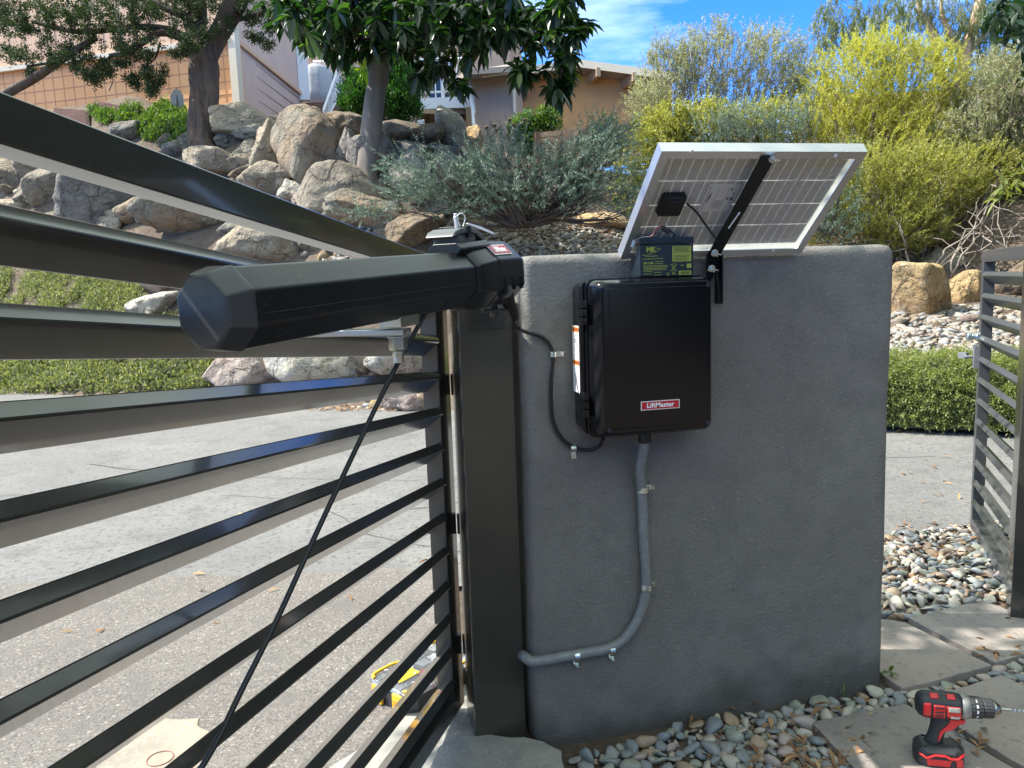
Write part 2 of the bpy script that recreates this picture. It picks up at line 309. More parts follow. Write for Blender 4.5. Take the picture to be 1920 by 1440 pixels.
# right gate
a = onY(1832, 700, 3.16); far = Vector((3.043, 3.161, 0)); nr = Vector((2.462, 2.325, 0)); gd = (nr-far); LG = gd.length; gd = gd/LG
rg = empty('side_gate', far); tag(rg, 'narrow grey slatted steel gate with a round lock at the right edge', 'gate')
M_paintg = mat('grey_gate_paint', (.06, .062, .062), .36, coat=.3, bump=[(60, .001, .2)])
louvre_gate(rg, far, (gd.x, gd.y, 0), 0, LG, 1.382, .1015, 12, .05, math.radians(40), M_paintg, side=1, near_stile=.06, zbot=.01)
def near_gate(px, py, off=0):       # point on the side gate's garden face
    n_ = Vector((gd.y, -gd.x, 0)); r = Vector(ray(px, py)); t = (far-Vector((0, 0, EYE))+n_*off).dot(n_)/r.dot(n_); return r*t+Vector((0, 0, EYE)), n_
pk, n_ = near_gate(1838, 632); pl, _ = near_gate(1836, 670)
Mz = n_.to_track_quat('Z', 'Y').to_matrix()
pk = far+gd*.025+Vector((0, 0, pk.z)); pl = far+gd*.025+Vector((0, 0, pl.z))
mb = MB(); mb.lathe([(.024, 0), (.024, .012), (.017, .014), (.016, .03), (.022, .034), (.022, .05), (.014, .056)], Matrix.Translation(pk) @ Mz.to_4x4(), 20); mb.build('lock_knob', M_zinc, rg, smooth=False, bevel=.001)
mb = MB(); mb.box(pl+n_*.004, (.036, .036, .11), Mz.to_3x3() @ Matrix.Rotation(math.pi/2, 3, 'X')); mb.build('lock_plate', M_dgrey, rg, bevel=.002)
mb = MB(); mb.tube([pl, pl+n_*.05, pl+n_*.052-gd*.05], .008, 10); mb.box(pl+n_*.055-gd*.06, (.02, .05, .03)); mb.build('lock_handle', M_dgrey, rg, bevel=.003)
rgp = empty('hinge_post', nr+Vector((-.01, -.07, 0))); tag(rgp, 'dark square post carrying the slatted gate at the right edge of the photo', 'post')
c = nr+gd*.055; mb = MB(); mb.box((c.x+.015, c.y, .66), (.09, .09, 1.56), frame(gd, (0, 0, 1))); mb.build('post_tube', M_paint, rgp, bevel=.004)
# ------------------------------------------------------------------ gate operator arm
P0 = W(424, 579, 0.99); P1 = W(858, 523.5, 1.52); ax = (P1-P0).normalized(); LA = (P1-P0).length
sd = ax.cross(Vector((0, 0, 1))).normalized(); uu = sd.cross(ax)       # sd: to the camera side
FR = Matrix((sd, ax, uu)).transposed()
def AP(a, s, u): return P0+ax*a+sd*s+uu*u
arm = empty('gate_operator', P0); arm.location = AP(LA+.1, 0, 0); tag(arm, 'long black swing gate motor arm with octagonal housing above the slatted gate', 'gate opener')
def octo(a, w, h, c, cz=0, ch=None): ch = ch or c; return [AP(a, x, z+cz) for x, z in ((w-c, h), (w, h-ch), (w, -h+ch), (w-c, -h), (-w+c, -h), (-w, -h+ch), (-w, h-ch), (-w+c, h))]
def loft(secs, mb, mi=0, capA=True, capB=True):
    n = len(secs[0]); vs = [p for s_ in secs for p in s_]
    fs = [(i*n+k, i*n+(k+1) % n, (i+1)*n+(k+1) % n, (i+1)*n+k) for i in range(len(secs)-1) for k in range(n)]
    if capA: fs.append(tuple(range(n))[::-1])
    if capB: fs.append(tuple(range((len(secs)-1)*n, len(secs)*n)))
    mb.add(vs, fs, mi)
w0, h0, c0 = .050, .0535, .031
mb = MB(); loft([octo(.0, w0, h0, c0), octo(LA-.01, w0, h0, c0)], mb); mb.build('arm_tube', M_armblack, arm, bevel=.004, seg=3)
mb = MB(); loft([octo(-.040, w0-.011, h0-.010, c0-.005), octo(-.037, w0-.006, h0-.006, c0-.003), octo(-.006, w0+.0015, h0+.0015, c0), octo(.002, w0+.0015, h0+.0015, c0)], mb)
mb.build('end_cap', M_armgrey, arm, bevel=.003, seg=3)
for sgn in (1,):                                                     # seam between the two shell halves, and screw wells
    mb = MB(); mb.box(AP(LA/2, w0*sgn+.0003, -.008), (.0010, LA-.03, .0010), FR); mb.build('seam', M_ink, arm)
for a_ in (.055, .50):
    mb = MB(); c_ = AP(a_, w0-.0150, -h0+.0160); mb.lathe([(.0085, -.004), (.0085, .0008), (.0065, .0009), (.006, -.003)], Matrix.Translation(c_) @ (sd-uu).normalized().to_track_quat('Z', 'Y').to_matrix().to_4x4(), 16)
    mb.build('screw_well', M_ink, arm)
H0 = LA-.012; HL = .208
mb = MB(); loft([octo(H0, .053, .057, .033), octo(H0+.018, .059, .063, .036), octo(H0+.075, .060, .066, .036, .002), octo(H0+.085, .056, .061, .034, .002)], mb); mb.build('collar', M_armblack, arm, bevel=.003, seg=3)
mb = MB(); loft([octo(H0+.080, .061, .068, .038, .003), octo(H0+HL-.03, .061, .066, .038, .004), octo(H0+HL-.012, .060, .060, .032, .002), octo(H0+HL, .052, .048, .026, .0)], mb); mb.build('motor_housing', M_armblack, arm, bevel=.004, seg=3)
mb = MB(); mb.box(AP(H0+HL/2+.035, .0612, .002), (.0016, HL-.11, .0016), FR); mb.build('seam', M_ink, arm)
for a_ in (H0+.10, H0+.14, H0+.178):
    mb = MB(); mb.box(AP(a_, .0605, -.018), (.008, .004, .026), FR); mb.build('rib', M_armblack, arm, bevel=.001)
# badge on the upper chamfer of the housing
cn_ = (sd+uu).normalized(); bx_ = ax; by_ = cn_.cross(bx_).normalized()
BF = Matrix((bx_, by_, cn_)).transposed(); bc = AP(H0+.117, .0425, .0515)+cn_*.0012
def badge(c, B, wd, ht, parent, t=.0016):
    mb = MB(); mb.box(c, (wd, ht, t), B); ob = mb.build('badge', M_silver, parent)
    mb = MB(); mb.box(c+B @ Vector((0, 0, t*.5+.0002)), (wd*.955, ht*.82, .0006), B); mb.build('badge_field', M_red, ob)
    mb = MB(); add_text(mb, 'LiftMaster', ht*.74, B, c+B @ Vector((0, 0, t*.5+.0007)), depth=.0003, bold=ht*.018, sx=(wd*.86)/(ht*.74*4.95)); mb.build('badge_lettering', M_white, ob)
badge(bc, BF, .078, .028, arm)
# release lever, base and keys
tc_ = AP(H0+.030, -.008, .062); FZ = Matrix.Translation(tc_) @ FR.to_4x4()
mb = MB(); loft([octo(H0-.03, .036, .012, .010, .058), octo(H0+.095, .036, .012, .010, .062)], mb); mb.build('release_base', M_armblack, arm, bevel=.002)
mb = MB(); mb.box(tc_+uu*.016, (.05, .075, .02), FR); mb.box(tc_+uu*.014-ax*.03, (.056, .02, .014), FR); mb.build('release_block', M_lever, arm, bevel=.002)
mb = MB(); pr = [(-.062, .022), (-.052, .032), (-.03, .038), (.01, .040), (.035, .036), (.06, .026), (.078, .010), (.082, -.006), (.074, -.006), (.055, .014), (.032, .026), (.01, .029), (-.03, .027), (-.055, .022)]
mb.prism([tc_+ax*a_+uu*(z_-.002)+sd*.030 for a_, z_ in pr], -sd*.064); mb.build('release_lever', M_lever, arm, bevel=.005, seg=4)
mb = MB(); mb.prism([tc_+ax*a_+uu*z_+sd*.033 for a_, z_ in [(-.006, .0405), (.006, .0405), (.006, .018), (-.006, .018)]], -sd*.066); mb.build('lever_strap', M_armblack, arm, bevel=.001)
kt = tc_+uu*.038+sd*.012-ax*.004
mb = MB(); mb.box(kt+uu*.010-ax*.010, (.006, .010, .024), FR @ Matrix.Rotation(.12, 3, 'X')); mb.lathe([(.0035, 0), (.0035, .005)], Matrix.Translation(kt+uu*.022-ax*.012) @ FR.to_4x4(), 10)
ky = mb.build('release_key', M_silver, None, bevel=.002); tag(ky, 'small pale key standing in the release lock on top of the motor arm', 'key')
mb = MB(); mb.tube([kt+ax*(.010+.013*math.cos(t_))+uu*(.012+.015*math.sin(t_))+sd*.003*math.sin(2*t_) for t_ in np.linspace(0, 2*math.pi, 25)], .0011, 6, caps=False)
kr = mb.build('key_ring', M_silver, None, smooth=True); tag(kr, 'thin white wire loop hanging from the key on top of the motor arm', 'key ring')
mb = MB(); mb.prism([kt+ax*a_+uu*z_+sd*(.012+.03*a_/.05) for a_, z_ in [(.002, .006), (.006, .008), (.030, .000), (.056, -.013), (.055, -.017), (.028, -.005)]], sd*.002)
zt = mb.build('key_tag', M_white, None); tag(zt, 'narrow white plastic strip lying across the release lever of the motor arm', 'tag')
mb = MB(); mb.lathe([(.008, 0), (.008, .02), (.006, .021)], Matrix.Translation(AP(H0+.15, -.02, .062)) @ FR.to_4x4(), 12); mb.build('bolt', M_zinc, arm)
# bracket from the post up to the motor, and the link bracket to the gate
mb = MB(); b0 = Vector((.388, 2.05, .0)); hb = AP(H0+.16, 0, -.07)
mb.box(((hb.x+.388)/2-.0, (hb.y+2.05)/2, hb.z-.006), ((Vector((.388, 2.05, 0))-Vector((hb.x, hb.y, 0))).length+.06, .05, .008), frame(Vector((.388-hb.x, 2.05-hb.y, 0)), (0, 0, 1)))
mb.box((.388, 2.046, hb.z-.02), (.10, .008, .10)); mb.tube([hb-uu*.02, hb+uu*.015], .009, 12)
br = mb.build('post_bracket', M_paint, arm, bevel=.001)
bl = onY(745, 628, 1.45); 
# choose the point under the arm axis
rr_ = Vector(ray(745, 612)); best = min((abs(((rr_*d+Vector((0, 0, EYE)))-P0).dot(sd)), d) for d in np.linspace(1.0, 1.7, 141))[1]
bl = W(745, 622, best); d_b = best
def onGate(px, py): n2 = -Vector((g[1], -g[0], 0)).normalized(); r = Vector(ray(px, py)); t = (Vector(O)-Vector((0, 0, EYE))).dot(n2)/r.dot(n2); return r*t+Vector((0, 0, EYE))
gp = onGate(560, 633); gp.z = bl.z
dv = (bl-gp); dvl = dv.length; dvn = dv.normalized()
mb = MB(); mb.box((gp+bl)/2+dvn*.006, (dvl+.025, .045, .011), frame(dvn, (0, 0, 1))); mb.build('link_plate', M_zinc, arm, bevel=.0015)
tp = bl-ax*.002
mb = MB(); mb.box(tp+Vector((0, 0, .026))+ax*.01, (.044, .058, .034), FR); mb.build('carriage', M_zinc, arm, bevel=.0015)
mb = MB(); mb.lathe([(.0185, -.0075), (.0185, -.010)], Matrix.Translation(bl), 20); mb.lathe([(.0165, -.0102), (.0165, -.030), (.013, -.033)], Matrix.Translation(bl), 6); mb.lathe([(.0095, -.0332), (.0095, -.054)], Matrix.Translation(bl), 14); mb.lathe([(.011, -.036), (.011, -.043)], Matrix.Translation(bl), 6); mb.build('bolt', M_zinc, arm, bevel=.0008)
# coarse screw thread seen above the carriage
mb = MB(); q0 = tp+Vector((0, 0, .030))+ax*.03
mb.tube([q0+ax*t_ for t_ in np.linspace(0, .09, 37)], [.010+.003*math.sin(i_*1.57) for i_ in range(37)], 12); mb.build('drive_screw', M_zinc, arm, smooth=True)
# cables
cab = empty('diagonal_cord', W(800, 582, 1.38)); tag(cab, 'thin black cord stretched diagonally from the motor arm down across the gate slats', 'cable')
cp = [(806, 572, 1.40), (745, 683, 1.36), (680, 815, 1.30), (600, 985, 1.22), (520, 1160, 1.14), (450, 1300, 1.08), (412, 1380, 1.05), (372, 1448, 1.02), (300, 1560, .97)]
mb = MB(); mb.tube(catmull([W(*p) for p in cp], 10), .0043, 10); mb.build('cord', M_rubber, cab, smooth=True)
pc = empty('motor_cable', W(960, 575, 1.75)); tag(pc, 'thin black cable looping down the wall from the motor arm to the black box', 'cable')
cpts = [W(948, 550, 1.60), W(957, 572, 1.66), W(963, 592, 1.74), onY(968, 610, 1.96), onY(985, 622, 1.978), onY(1012, 630, 1.982), onY(1030, 645, 1.982), onY(1037, 670, 1.982), onY(1034, 710, 1.982), onY(1033, 752, 1.982), onY(1037, 790, 1.982), onY(1052, 820, 1.982), onY(1075, 838, 1.982), onY(1100, 844, 1.978), onY(1122, 838, 1.965), onY(1131, 822, 1.94)]
cc = catmull(cpts, 8); mb = MB(); mb.tube(cc, .0052, 10); cb = mb.build('cable', M_rubber, pc, smooth=True)
st_ = [cpts[0].lerp(cpts[2], t_) for t_ in np.linspace(-.1, 1.05, 34)]
mb = MB(); mb.tube(st_, [(.0145-.006*i_/34)+(.0022 if i_ % 3 == 0 else 0) for i_ in range(34)], 14); mb.build('strain_relief', M_rubber, pc)
def cable_clamp(p, rt, parent):          # p on wall, rt: rotation about the wall normal of the tab
    R_ = Matrix.Rotation(rt, 3, 'Y'); mb = MB()
    for k in range(9):
        t_ = math.pi*k/8; q = Vector((-math.cos(t_)*.0085, -math.sin(t_)*.0085-.004, 0)); mb.box(p+R_ @ q, (.0042, .0022, .014), R_ @ Matrix.Rotation(t_-math.pi/2 if 0 else (t_+math.pi/2), 3, 'Z'))
    mb.box(p+R_ @ Vector((.020, .003, 0)), (.022, .002, .014), R_); mb.lathe([(.0042, 0), (.0042, .0025), (.002, .003)], Matrix.Translation(p+R_ @ Vector((.022, .002, 0))) @ Vector((0, -1, 0)).to_track_quat('Z', 'Y').to_matrix().to_4x4(), 8)
    return mb.build('cable_clamp', M_zinc, parent, bevel=.0004)
cable_clamp(onY(1037, 664, 1.986), .05, pc); cable_clamp(onY(1074, 840, 1.986), 1.45, pc)
cd_ = empty('conduit', onY(1205, 900, 1.97)); tag(cd_, 'grey flexible conduit running down and along the wall below the black box', 'conduit')
YY = 1.970
q_ = [onY(1209, 826, 1.925), onY(1206, 845, 1.935), onY(1200, 880, 1.955), onY(1203, 920, YY), onY(1206, 980, YY), onY(1209, 1040, YY), onY(1212, 1095, YY), onY(1207, 1130, YY), onY(1192, 1168, YY), onY(1168, 1200, YY), onY(1140, 1216, YY), onY(1100, 1224, YY), onY(1060, 1231, YY), onY(1020, 1238, YY), onY(997, 1240, 1.975), onY(984, 1232, 2.0), onY(978, 1228, 2.06)]
mb = MB(); cl = catmull(q_, 12); mb.tube(cl, [.0145+(.0006 if i_ % 2 else 0) for i_ in range(len(cl))], 16); mb.build('conduit_pipe', M_conduit, cd_, smooth=True)
mb = MB(); mb.lathe([(.018, .02), (.018, -.008), (.015, -.012)], Matrix.Translation(onY(1209, 822, 1.925)), 10); mb.build('conduit_fitting', M_rubber, cd_, bevel=.001)
for px, py, rt, s_ in ((1205, 918, 0, 1), (1212, 1100, .1, 1), (1147, 1218, 1.45, 1), (1081, 1230, 1.5, 1)):
    p = onY(px, py, YY); R_ = Matrix.Rotation(rt, 3, 'Y'); mb = MB()
    for k in range(11):
        t_ = math.pi*k/10; q = Vector((-math.cos(t_)*.0165, -math.sin(t_)*.0165, 0)); mb.box(p+R_ @ q, (.0062, .0018, .015), R_ @ Matrix.Rotation(t_+math.pi/2, 3, 'Z'))
    mb.box(p+R_ @ Vector((.024, .016, 0)), (.02, .002, .015), R_); mb.box(p+R_ @ Vector((.034, .006, .002)), (.002, .018, .013), R_); mb.build('conduit_clamp', M_zinc, cd_, bevel=.0004)
# ------------------------------------------------------------------ control box
B = empty('control_box', (.80, 1.99, .90)); tag(B, 'black plastic control box with red badge mounted on the grey wall', 'control box')
def rrect(x0, z0, x1, z1, r, y, n=5):
    o_ = []
    for cx_, cz_, a0 in ((x1-r, z1-r, 0), (x0+r, z1-r, 90), (x0+r, z0+r, 180), (x1-r, z0+r, 270)):
        for k in range(n+1):
            a = math.radians(a0+90*k/n); o_.append(Vector((cx_+r*math.cos(a), y, cz_+r*math.sin(a))))
    return o_
def yloft(secs, mb): loft([[tuple(p) for p in s_] for s_ in secs], mb)
X0, Z0, X1, Z1 = .648, .902, .957, 1.306
mb = MB(); yloft([rrect(X0-.032, Z0+.004, X1+.0, Z1-.004, .022, 1.987), rrect(X0-.036, Z0+.001, X1+.002, Z1-.001, .022, 1.915)], mb); mb.build('box_body', M_black, B, bevel=.0015)
mb = MB(); yloft([rrect(X0-.024, Z0-.008, X1+.006, Z1+.006, .024, 1.915-.0005), rrect(X0-.024, Z0-.008, X1+.006, Z1+.006, .024, 1.903)], mb); mb.build('rim', M_black, B, bevel=.0015)
mb = MB(); yloft([rrect(X0-.019, Z0-.003, X1+.002, Z1+.002, .022, 1.9028), rrect(X0-.010, Z0-.001, X1-.0, Z1-.0, .020, 1.868), rrect(X0+.004, Z0+.008, X1-.006, Z1-.008, .018, 1.853)], mb)
lid = mb.build('box_lid', M_black, B, bevel=.0035, seg=4)
mb = MB(); yloft([rrect(X0+.020, Z0+.020, X1-.014, Z1-.020, .008, 1.8533), rrect(X0+.022, Z0+.022, X1-.016, Z1-.022, .008, 1.8515)], mb); mb.build('lid_panel', M_black, lid, bevel=.001)
for x_ in (X0+.016, X1-.016):
    for z_ in (Z0+.020, Z1-.020):
        mb = MB(); mb.lathe([(.0062, 0), (.0062, .0022), (.0045, .0024), (.0045, .0008)], Matrix.Translation((x_, 1.8515, z_)) @ Vector((0, -1, 0)).to_track_quat('Z', 'Y').to_matrix().to_4x4(), 14); mb.build('screw', M_ink, lid)
for z_ in (1.225, .985):
    mb = MB()
    for dz in (-.022, 0, .022): mb.box((X0-.032, 1.905, z_+dz), (.014, .036, .018))
    mb.tube([(X0-.036, 1.896, z_-.034), (X0-.036, 1.896, z_+.034)], .0045, 10); mb.box((X0-.0375, 1.925, z_), (.005, .03, .05)); mb.build('hinge', M_black, B, bevel=.001)
BFm = Matrix(((1, 0, 0), (0, 0, -1), (0, 1, 0)))     # local x->X, y->Z, z->-Y
badge(onY(1238, 759, 1.8505), BFm, .108, .0235, B)
# warning sticker on the left flank (normal -X)
xs_ = X0-.0372; SF = Matrix(((0, 0, -1), (-1, 0, 0), (0, 1, 0)))   # local x -> -Y, y -> Z, z -> -X
zt0, zt1 = 1.190, 1.012; yc = 1.952
mb = MB(); mb.box((xs_, yc, (zt0+zt1)/2), (.0008, .056, zt0-zt1)); st = mb.build('warning_sticker', M_white, B)
mb = MB(); mb.box((xs_-.0005, yc, zt0-.010), (.0006, .054, .013)); mb.box((xs_-.0005, yc, zt0-.098), (.0006, .054, .013)); mb.build('orange_band', M_orange, st)
mb = MB(); add_text(mb, 'WARNING', .0105, SF, Vector((xs_-.0009, yc-.003, zt0-.010)), depth=.0002); add_text(mb, 'WARNING', .0105, SF, Vector((xs_-.0009, yc-.003, zt0-.098)), depth=.0002)
mb.prism([(xs_-.0009, yc+.022, zt0-.014), (xs_-.0009, yc+.016, zt0-.014), (xs_-.0009, yc+.019, zt0-.006)], (-.0003, 0, 0))
mb.box((xs_-.0006, yc-.006, zt0-.038), (.0004, .004, .034)); 
for dz in (-.004, .004): mb.box((xs_-.0006, yc+.006, zt0-.040+dz), (.0004, .010, .002))
for dy in (.002, .010): mb.box((xs_-.0006, yc+dy, zt0-.040), (.0004, .002, .010))
mb.box((xs_-.0006, yc, zt0-.060), (.0004, .054, .0006)); mb.build('sticker_print', M_ink, st)
mb = MB()
for k in range(7): mb.box((xs_-.0006, yc-.003, zt0-.065-k*.0038), (.0004, .036-.004*(k % 3), .0010))
for k in range(14): mb.box((xs_-.0006, yc-.003, zt0-.109-k*.0044), (.0004, .036-.005*(k % 4), .0011))
for s_ in (-1, 1):
    for k in range(4): mb.box((xs_-.0006, yc+.002-.002*k, zt0-.040+s_*(.012+.0022*k)), (.0004, .0016, .003), Matrix.Rotation(s_*.6, 3, 'X'))
mb.build('fine_print', M_inkg, st)
# ------------------------------------------------------------------ battery on the box
bx0, bx1, bz0, bz1, by0, by1 = .772, .922, 1.3125, 1.412, 1.895, 1.960
bat = empty('battery', ((bx0+bx1)/2, (by0+by1)/2, bz0)); tag(bat, 'small dark green battery with yellow print standing on the black box', 'battery')
mb = MB(); mb.box(((bx0+bx1)/2, (by0+by1)/2, (bz0+bz1-.018)/2), (bx1-bx0, by1-by0, bz1-.018-bz0)); mb.build('battery_case', M_battery, bat, bevel=.0015)
mb = MB(); mb.box(((bx0+bx1)/2, (by0+by1)/2, bz1-.0085), (bx1-bx0+.002, by1-by0+.002, .017)); mb.build('battery_top', M_battery, bat, bevel=.002)
yb = by0-.0004
mb = MB()
def bbox(u0, v0, u1, v1): mb.box((bx0+(u0+u1)/2*(bx1-bx0), yb, bz1-(v0+v1)/2*(bz1-bz0)), ((u1-u0)*(bx1-bx0), .0006, (v1-v0)*(bz1-bz0)))
def btxt(s_, u, v, sz, bold=0, sx=1): add_text(mb, s_, sz, BFm, Vector((bx0+u*(bx1-bx0), yb, bz1-v*(bz1-bz0))), depth=.0003, bold=bold, sx=sx)
btxt('MK', .20, .31, .0165, .0009, 1.05)
el = [Vector((bx0+(.21+.165*math.cos(t_))*(bx1-bx0), yb, bz1-(.365-.045*math.sin(t_)-.075*math.cos(t_))*(bz1-bz0))) for t_ in np.linspace(-math.pi*.95, math.pi*.35, 30)]
mb.tube(el, .0007, 6)
bbox(.10, .47, .33, .485); btxt('ES7-12BR', .155, .66, .0072, .0002); btxt('NON-SPILLABLE BATTERY', .24, .55, .0050)
for k, (a_, b_) in enumerate(((.28, .44), (.28, .42), (.06, .50), (.06, .52), (.06, .48), (.06, .50), (.06, .22), (.25, .40), (.06, .21), (.25, .40))):
    v_ = .62+.05*k if k < 2 else .72+(k-2)*.035; bbox(a_, v_, b_, v_+.012)
bbox(.60, .235, .955, .415)
for v_ in (.64,): bbox(.60, v_, .955, v_+.006)
bbox(.60, .42, .955, .63) ; bbox(.72, .88, .955, .99); bbox(.87, .70, .955, .81); btxt('Pb', .63, .95, .0105); btxt('UL', .79, .74, .0075)
for p_, q_ in (((.56, .70), (.69, .89)), ((.69, .70), (.56, .89)), ((.585, .70), (.665, .70)), ((.60, .88), (.65, .88)), ((.60, .72), (.61, .86)), ((.65, .72), (.64, .86))):
    mb.tube([(bx0+p_[0]*(bx1-bx0), yb, bz1-p_[1]*(bz1-bz0)), (bx0+q_[0]*(bx1-bx0), yb, bz1-q_[1]*(bz1-bz0))], .0006, 5)
rg_ = [Vector((bx0+.52*(bx1-bx0)+.0035*math.cos(t_), yb, bz1-.96*(bz1-bz0)+.0035*math.sin(t_))) for t_ in np.linspace(0, 6.28, 13)]; mb.tube(rg_, .0007, 5)
bp = mb.build('battery_print', M_ylg, bat)
mb = MB(); yb -= .0005
for k in range(5): bbox(.62+.01*(k % 2), .262+.03*k, .93-.02*(k % 3), .272+.03*k)
for k in range(4): bbox(.63, .47+.04*k, .92-.04*(k % 2), .483+.04*k)
for k in range(6): bbox(.76+.03*k, .90, .775+.03*k, .97)
mb.build('label_lines', M_battery, bp)
# wires on the battery
wr = empty('battery_lead', (.80, 1.93, bz1)); tag(wr, 'red and black wires with plug joining the battery to the solar panel', 'wire')
mb = MB(); mb.tube(catmull([W(1258, 447, 1.93), W(1262, 437, 1.92), W(1255, 430, 1.92), W(1245, 428, 1.92)], 6), .0016, 6); mb.tube(catmull([W(1243, 434, 1.92), W(1232, 441, 1.92), W(1215, 444, 1.93), W(1200, 446, 1.95), W(1190, 452, 1.96)], 6), .0013, 6); mb.tube(catmull([W(1262, 449, 1.93), W(1265, 440, 1.925), W(1256, 434, 1.92)], 6), .0016, 6); mb.build('black_wire', M_rubber, wr, smooth=True)
mb = MB(); mb.tube(catmull([W(1242, 424, 1.92), W(1234, 426, 1.92), W(1226, 438, 1.925), W(1218, 444, 1.93)], 6), .0013, 6); mb.build('red_wire', mat('red_insulation', (.30, .015, .02), .4), wr, smooth=True)
mb = MB(); p = W(1248, 431, 1.92); mb.box(p, (.022, .012, .010), Matrix.Rotation(.7, 3, 'Y')); mb.build('plug', M_rubber, wr, bevel=.001)
mb = MB(); mb.box(W(1187, 457, 1.962), (.006, .004, .020), Matrix.Rotation(.45, 3, 'Y')); mb.build('terminal', M_zinc, wr)
# ------------------------------------------------------------------ solar panel
pbl, ptl = onY(1156, 485, 1.965), onY(1249, 281, 1.69); pbr, ptr = onY(1501, 477, 1.965), onY(1628, 287, 1.69)
xl = (pbl.x+ptl.x)/2; xr = (pbr.x+ptr.x)/2; zb = (pbl.z+pbr.z)/2; ztp = (ptl.z+ptr.z)/2
print('panel', xl, xr, zb, ztp, pbl, ptl, pbr, ptr)
eu = Vector((0, 1.69-1.965, ztp-zb)); PH = eu.length; eu.normalize(); ex = Vector((1, 0, 0)); en = ex.cross(eu)*-1   # en: towards the sky side
if en.z < 0: en = -en
PO = Vector((xl, 1.965, zb)); PW_ = xr-xl; PF = Matrix((ex, eu, en)).transposed()
def PP(u, v, n=0): return PO+ex*u+eu*v+en*n
pan = empty('solar_panel', PP(PW_/2, 0, 0)); tag(pan, 'tilted solar panel in aluminium frame seen from behind above the grey wall', 'solar panel')
fw, ft = .022, .028
mb = MB()
for (u0, v0, u1, v1) in ((0, 0, PW_, fw), (0, PH-fw, PW_, PH), (0, fw+.0002, fw, PH-fw-.0002), (PW_-fw, fw+.0002, PW_, PH-fw-.0002)):
    mb.box(PP((u0+u1)/2, (v0+v1)/2, .001), (u1-u0, v1-v0, .002), PF)
for (u0, v0, u1, v1) in ((0, 0, PW_, .002), (0, PH-.002, PW_, PH), (0, .0022, .002, PH-.0022), (PW_-.002, .0022, PW_, PH-.0022)):
    mb.box(PP((u0+u1)/2, (v0+v1)/2, .0021+ft/2), (u1-u0, v1-v0, ft), PF)
mb.build('frame', M_alu, pan)
M_sheet = bpy.data.materials.new('translucent_backsheet'); M_sheet.use_nodes = True; t_ = M_sheet.node_tree; p_ = t_.nodes['Principled BSDF']; p_.inputs['Base Color'].default_value = (.66, .64, .58, 1); p_.inputs['Roughness'].default_value = .4
tr_ = t_.nodes.new('ShaderNodeBsdfTranslucent'); tr_.inputs[0].default_value = (.8, .79, .72, 1); ms_ = t_.nodes.new('ShaderNodeMixShader'); ms_.inputs[0].default_value = .28; t_.links.new(p_.outputs[0], ms_.inputs[1]); t_.links.new(tr_.outputs[0], ms_.inputs[2]); t_.links.new(ms_.outputs[0], t_.nodes['Material Output'].inputs[0])
mb = MB(); mb.add([PP(.004, .004, ft-.006), PP(PW_-.004, .004, ft-.006), PP(PW_-.004, PH-.004, ft-.006), PP(.004, PH-.004, ft-.006)], [(0, 1, 2, 3)]); bs = mb.build('backsheet', M_sheet, pan)
mb = MB(); nl = 18; rv = (0, .235, .475, .73, 1.); u0_, v0_ = fw-.001, fw+.002; cw_ = (PW_-2*u0_)/nl
for k in range(nl):
    for q in range(4):
        va_, vb_ = v0_+(PH-2*v0_)*rv[q], v0_+(PH-2*v0_)*rv[q+1]; mb.box(PP(u0_+cw_*(k+.5), (va_+vb_)/2, ft-.0035), (cw_-.0024, vb_-va_-.0030, .003), PF)
mb.build('solar_cells', mat('solar_cell', (.01, .014, .03), .2), pan)
def pan_uv(px, py, n=0):
    r = Vector(ray(px, py)); t = ((PO+en*n)-Vector((0, 0, EYE))).dot(en)/r.dot(en); q = r*t+Vector((0, 0, EYE))-PO; return q.dot(ex), q.dot(eu)
ju, jv = pan_uv(1259, 384, .01)
mb = MB(); jb_w, jb_h = .058, .062
mb.box(PP(ju, jv, ft-.017), (jb_w, jb_h, .020), PF)
for k in range(7):
    for s_ in (-1, 1): mb.box(PP(ju+s_*(jb_w/2+.001), jv-jb_h*.42+k*jb_h*.14, ft-.016), (.004, .005, .018), PF); mb.box(PP(ju-jb_w*.42+k*jb_w*.14, jv+s_*(jb_h/2+.001), ft-.016), (.005, .004, .018), PF)
mb.box(PP(ju, jv, ft-.0285), (jb_w*.7, jb_h*.7, .003), PF); mb.build('junction_box', M_rubber, pan, bevel=.002)
mb = MB(); cpp = []
for px, py, n in ((1288, 382, .004), (1298, 390, .002), (1310, 403, 0), (1322, 420, 0), (1336, 440, .004), (1345, 450, .012)):
    u_, v_ = pan_uv(px, py, n); cpp.append(PP(u_, v_, n))
mb.tube(catmull(cpp, 6), .0028, 8); mb.build('panel_lead', M_rubber, pan, smooth=True)
# label on the backsheet
lab = [pan_uv(px, py, ft-.007) for px, py in ((1309, 397), (1329, 345), (1392, 346), (1362, 400))]
lu0 = (lab[0][0]+lab[1][0])/2; lu1 = (lab[2][0]+lab[3][0])/2; lv0 = lab[0][1]; lv1 = lab[1][1]
M_lab = mat('foil_label', (.60, .59, .55), .35); M_labi = mat('label_ink', (.10, .10, .10), .6)
mb = MB(); mb.box(PP((lu0+lu1)/2, (lv0+lv1)/2, ft-.0073), (lu1-lu0, lv1-lv0, .0006), PF); lb = mb.build('rating_label', M_lab, bs)
PFb = Matrix((ex, eu, -en)).transposed()
mb = MB(); lw, lh = lu1-lu0, lv1-lv0; nn_ = ft-.0078
def lbx(u0, v0, u1, v1): mb.box(PP(lu0+lw*(u0+u1)/2, lv0+lh*(v0+v1)/2, nn_), (lw*(u1-u0), lh*(v1-v0), .0003), PF)
for k in range(9): lbx(.07, .12+.09*k, .09, .17+.09*k)
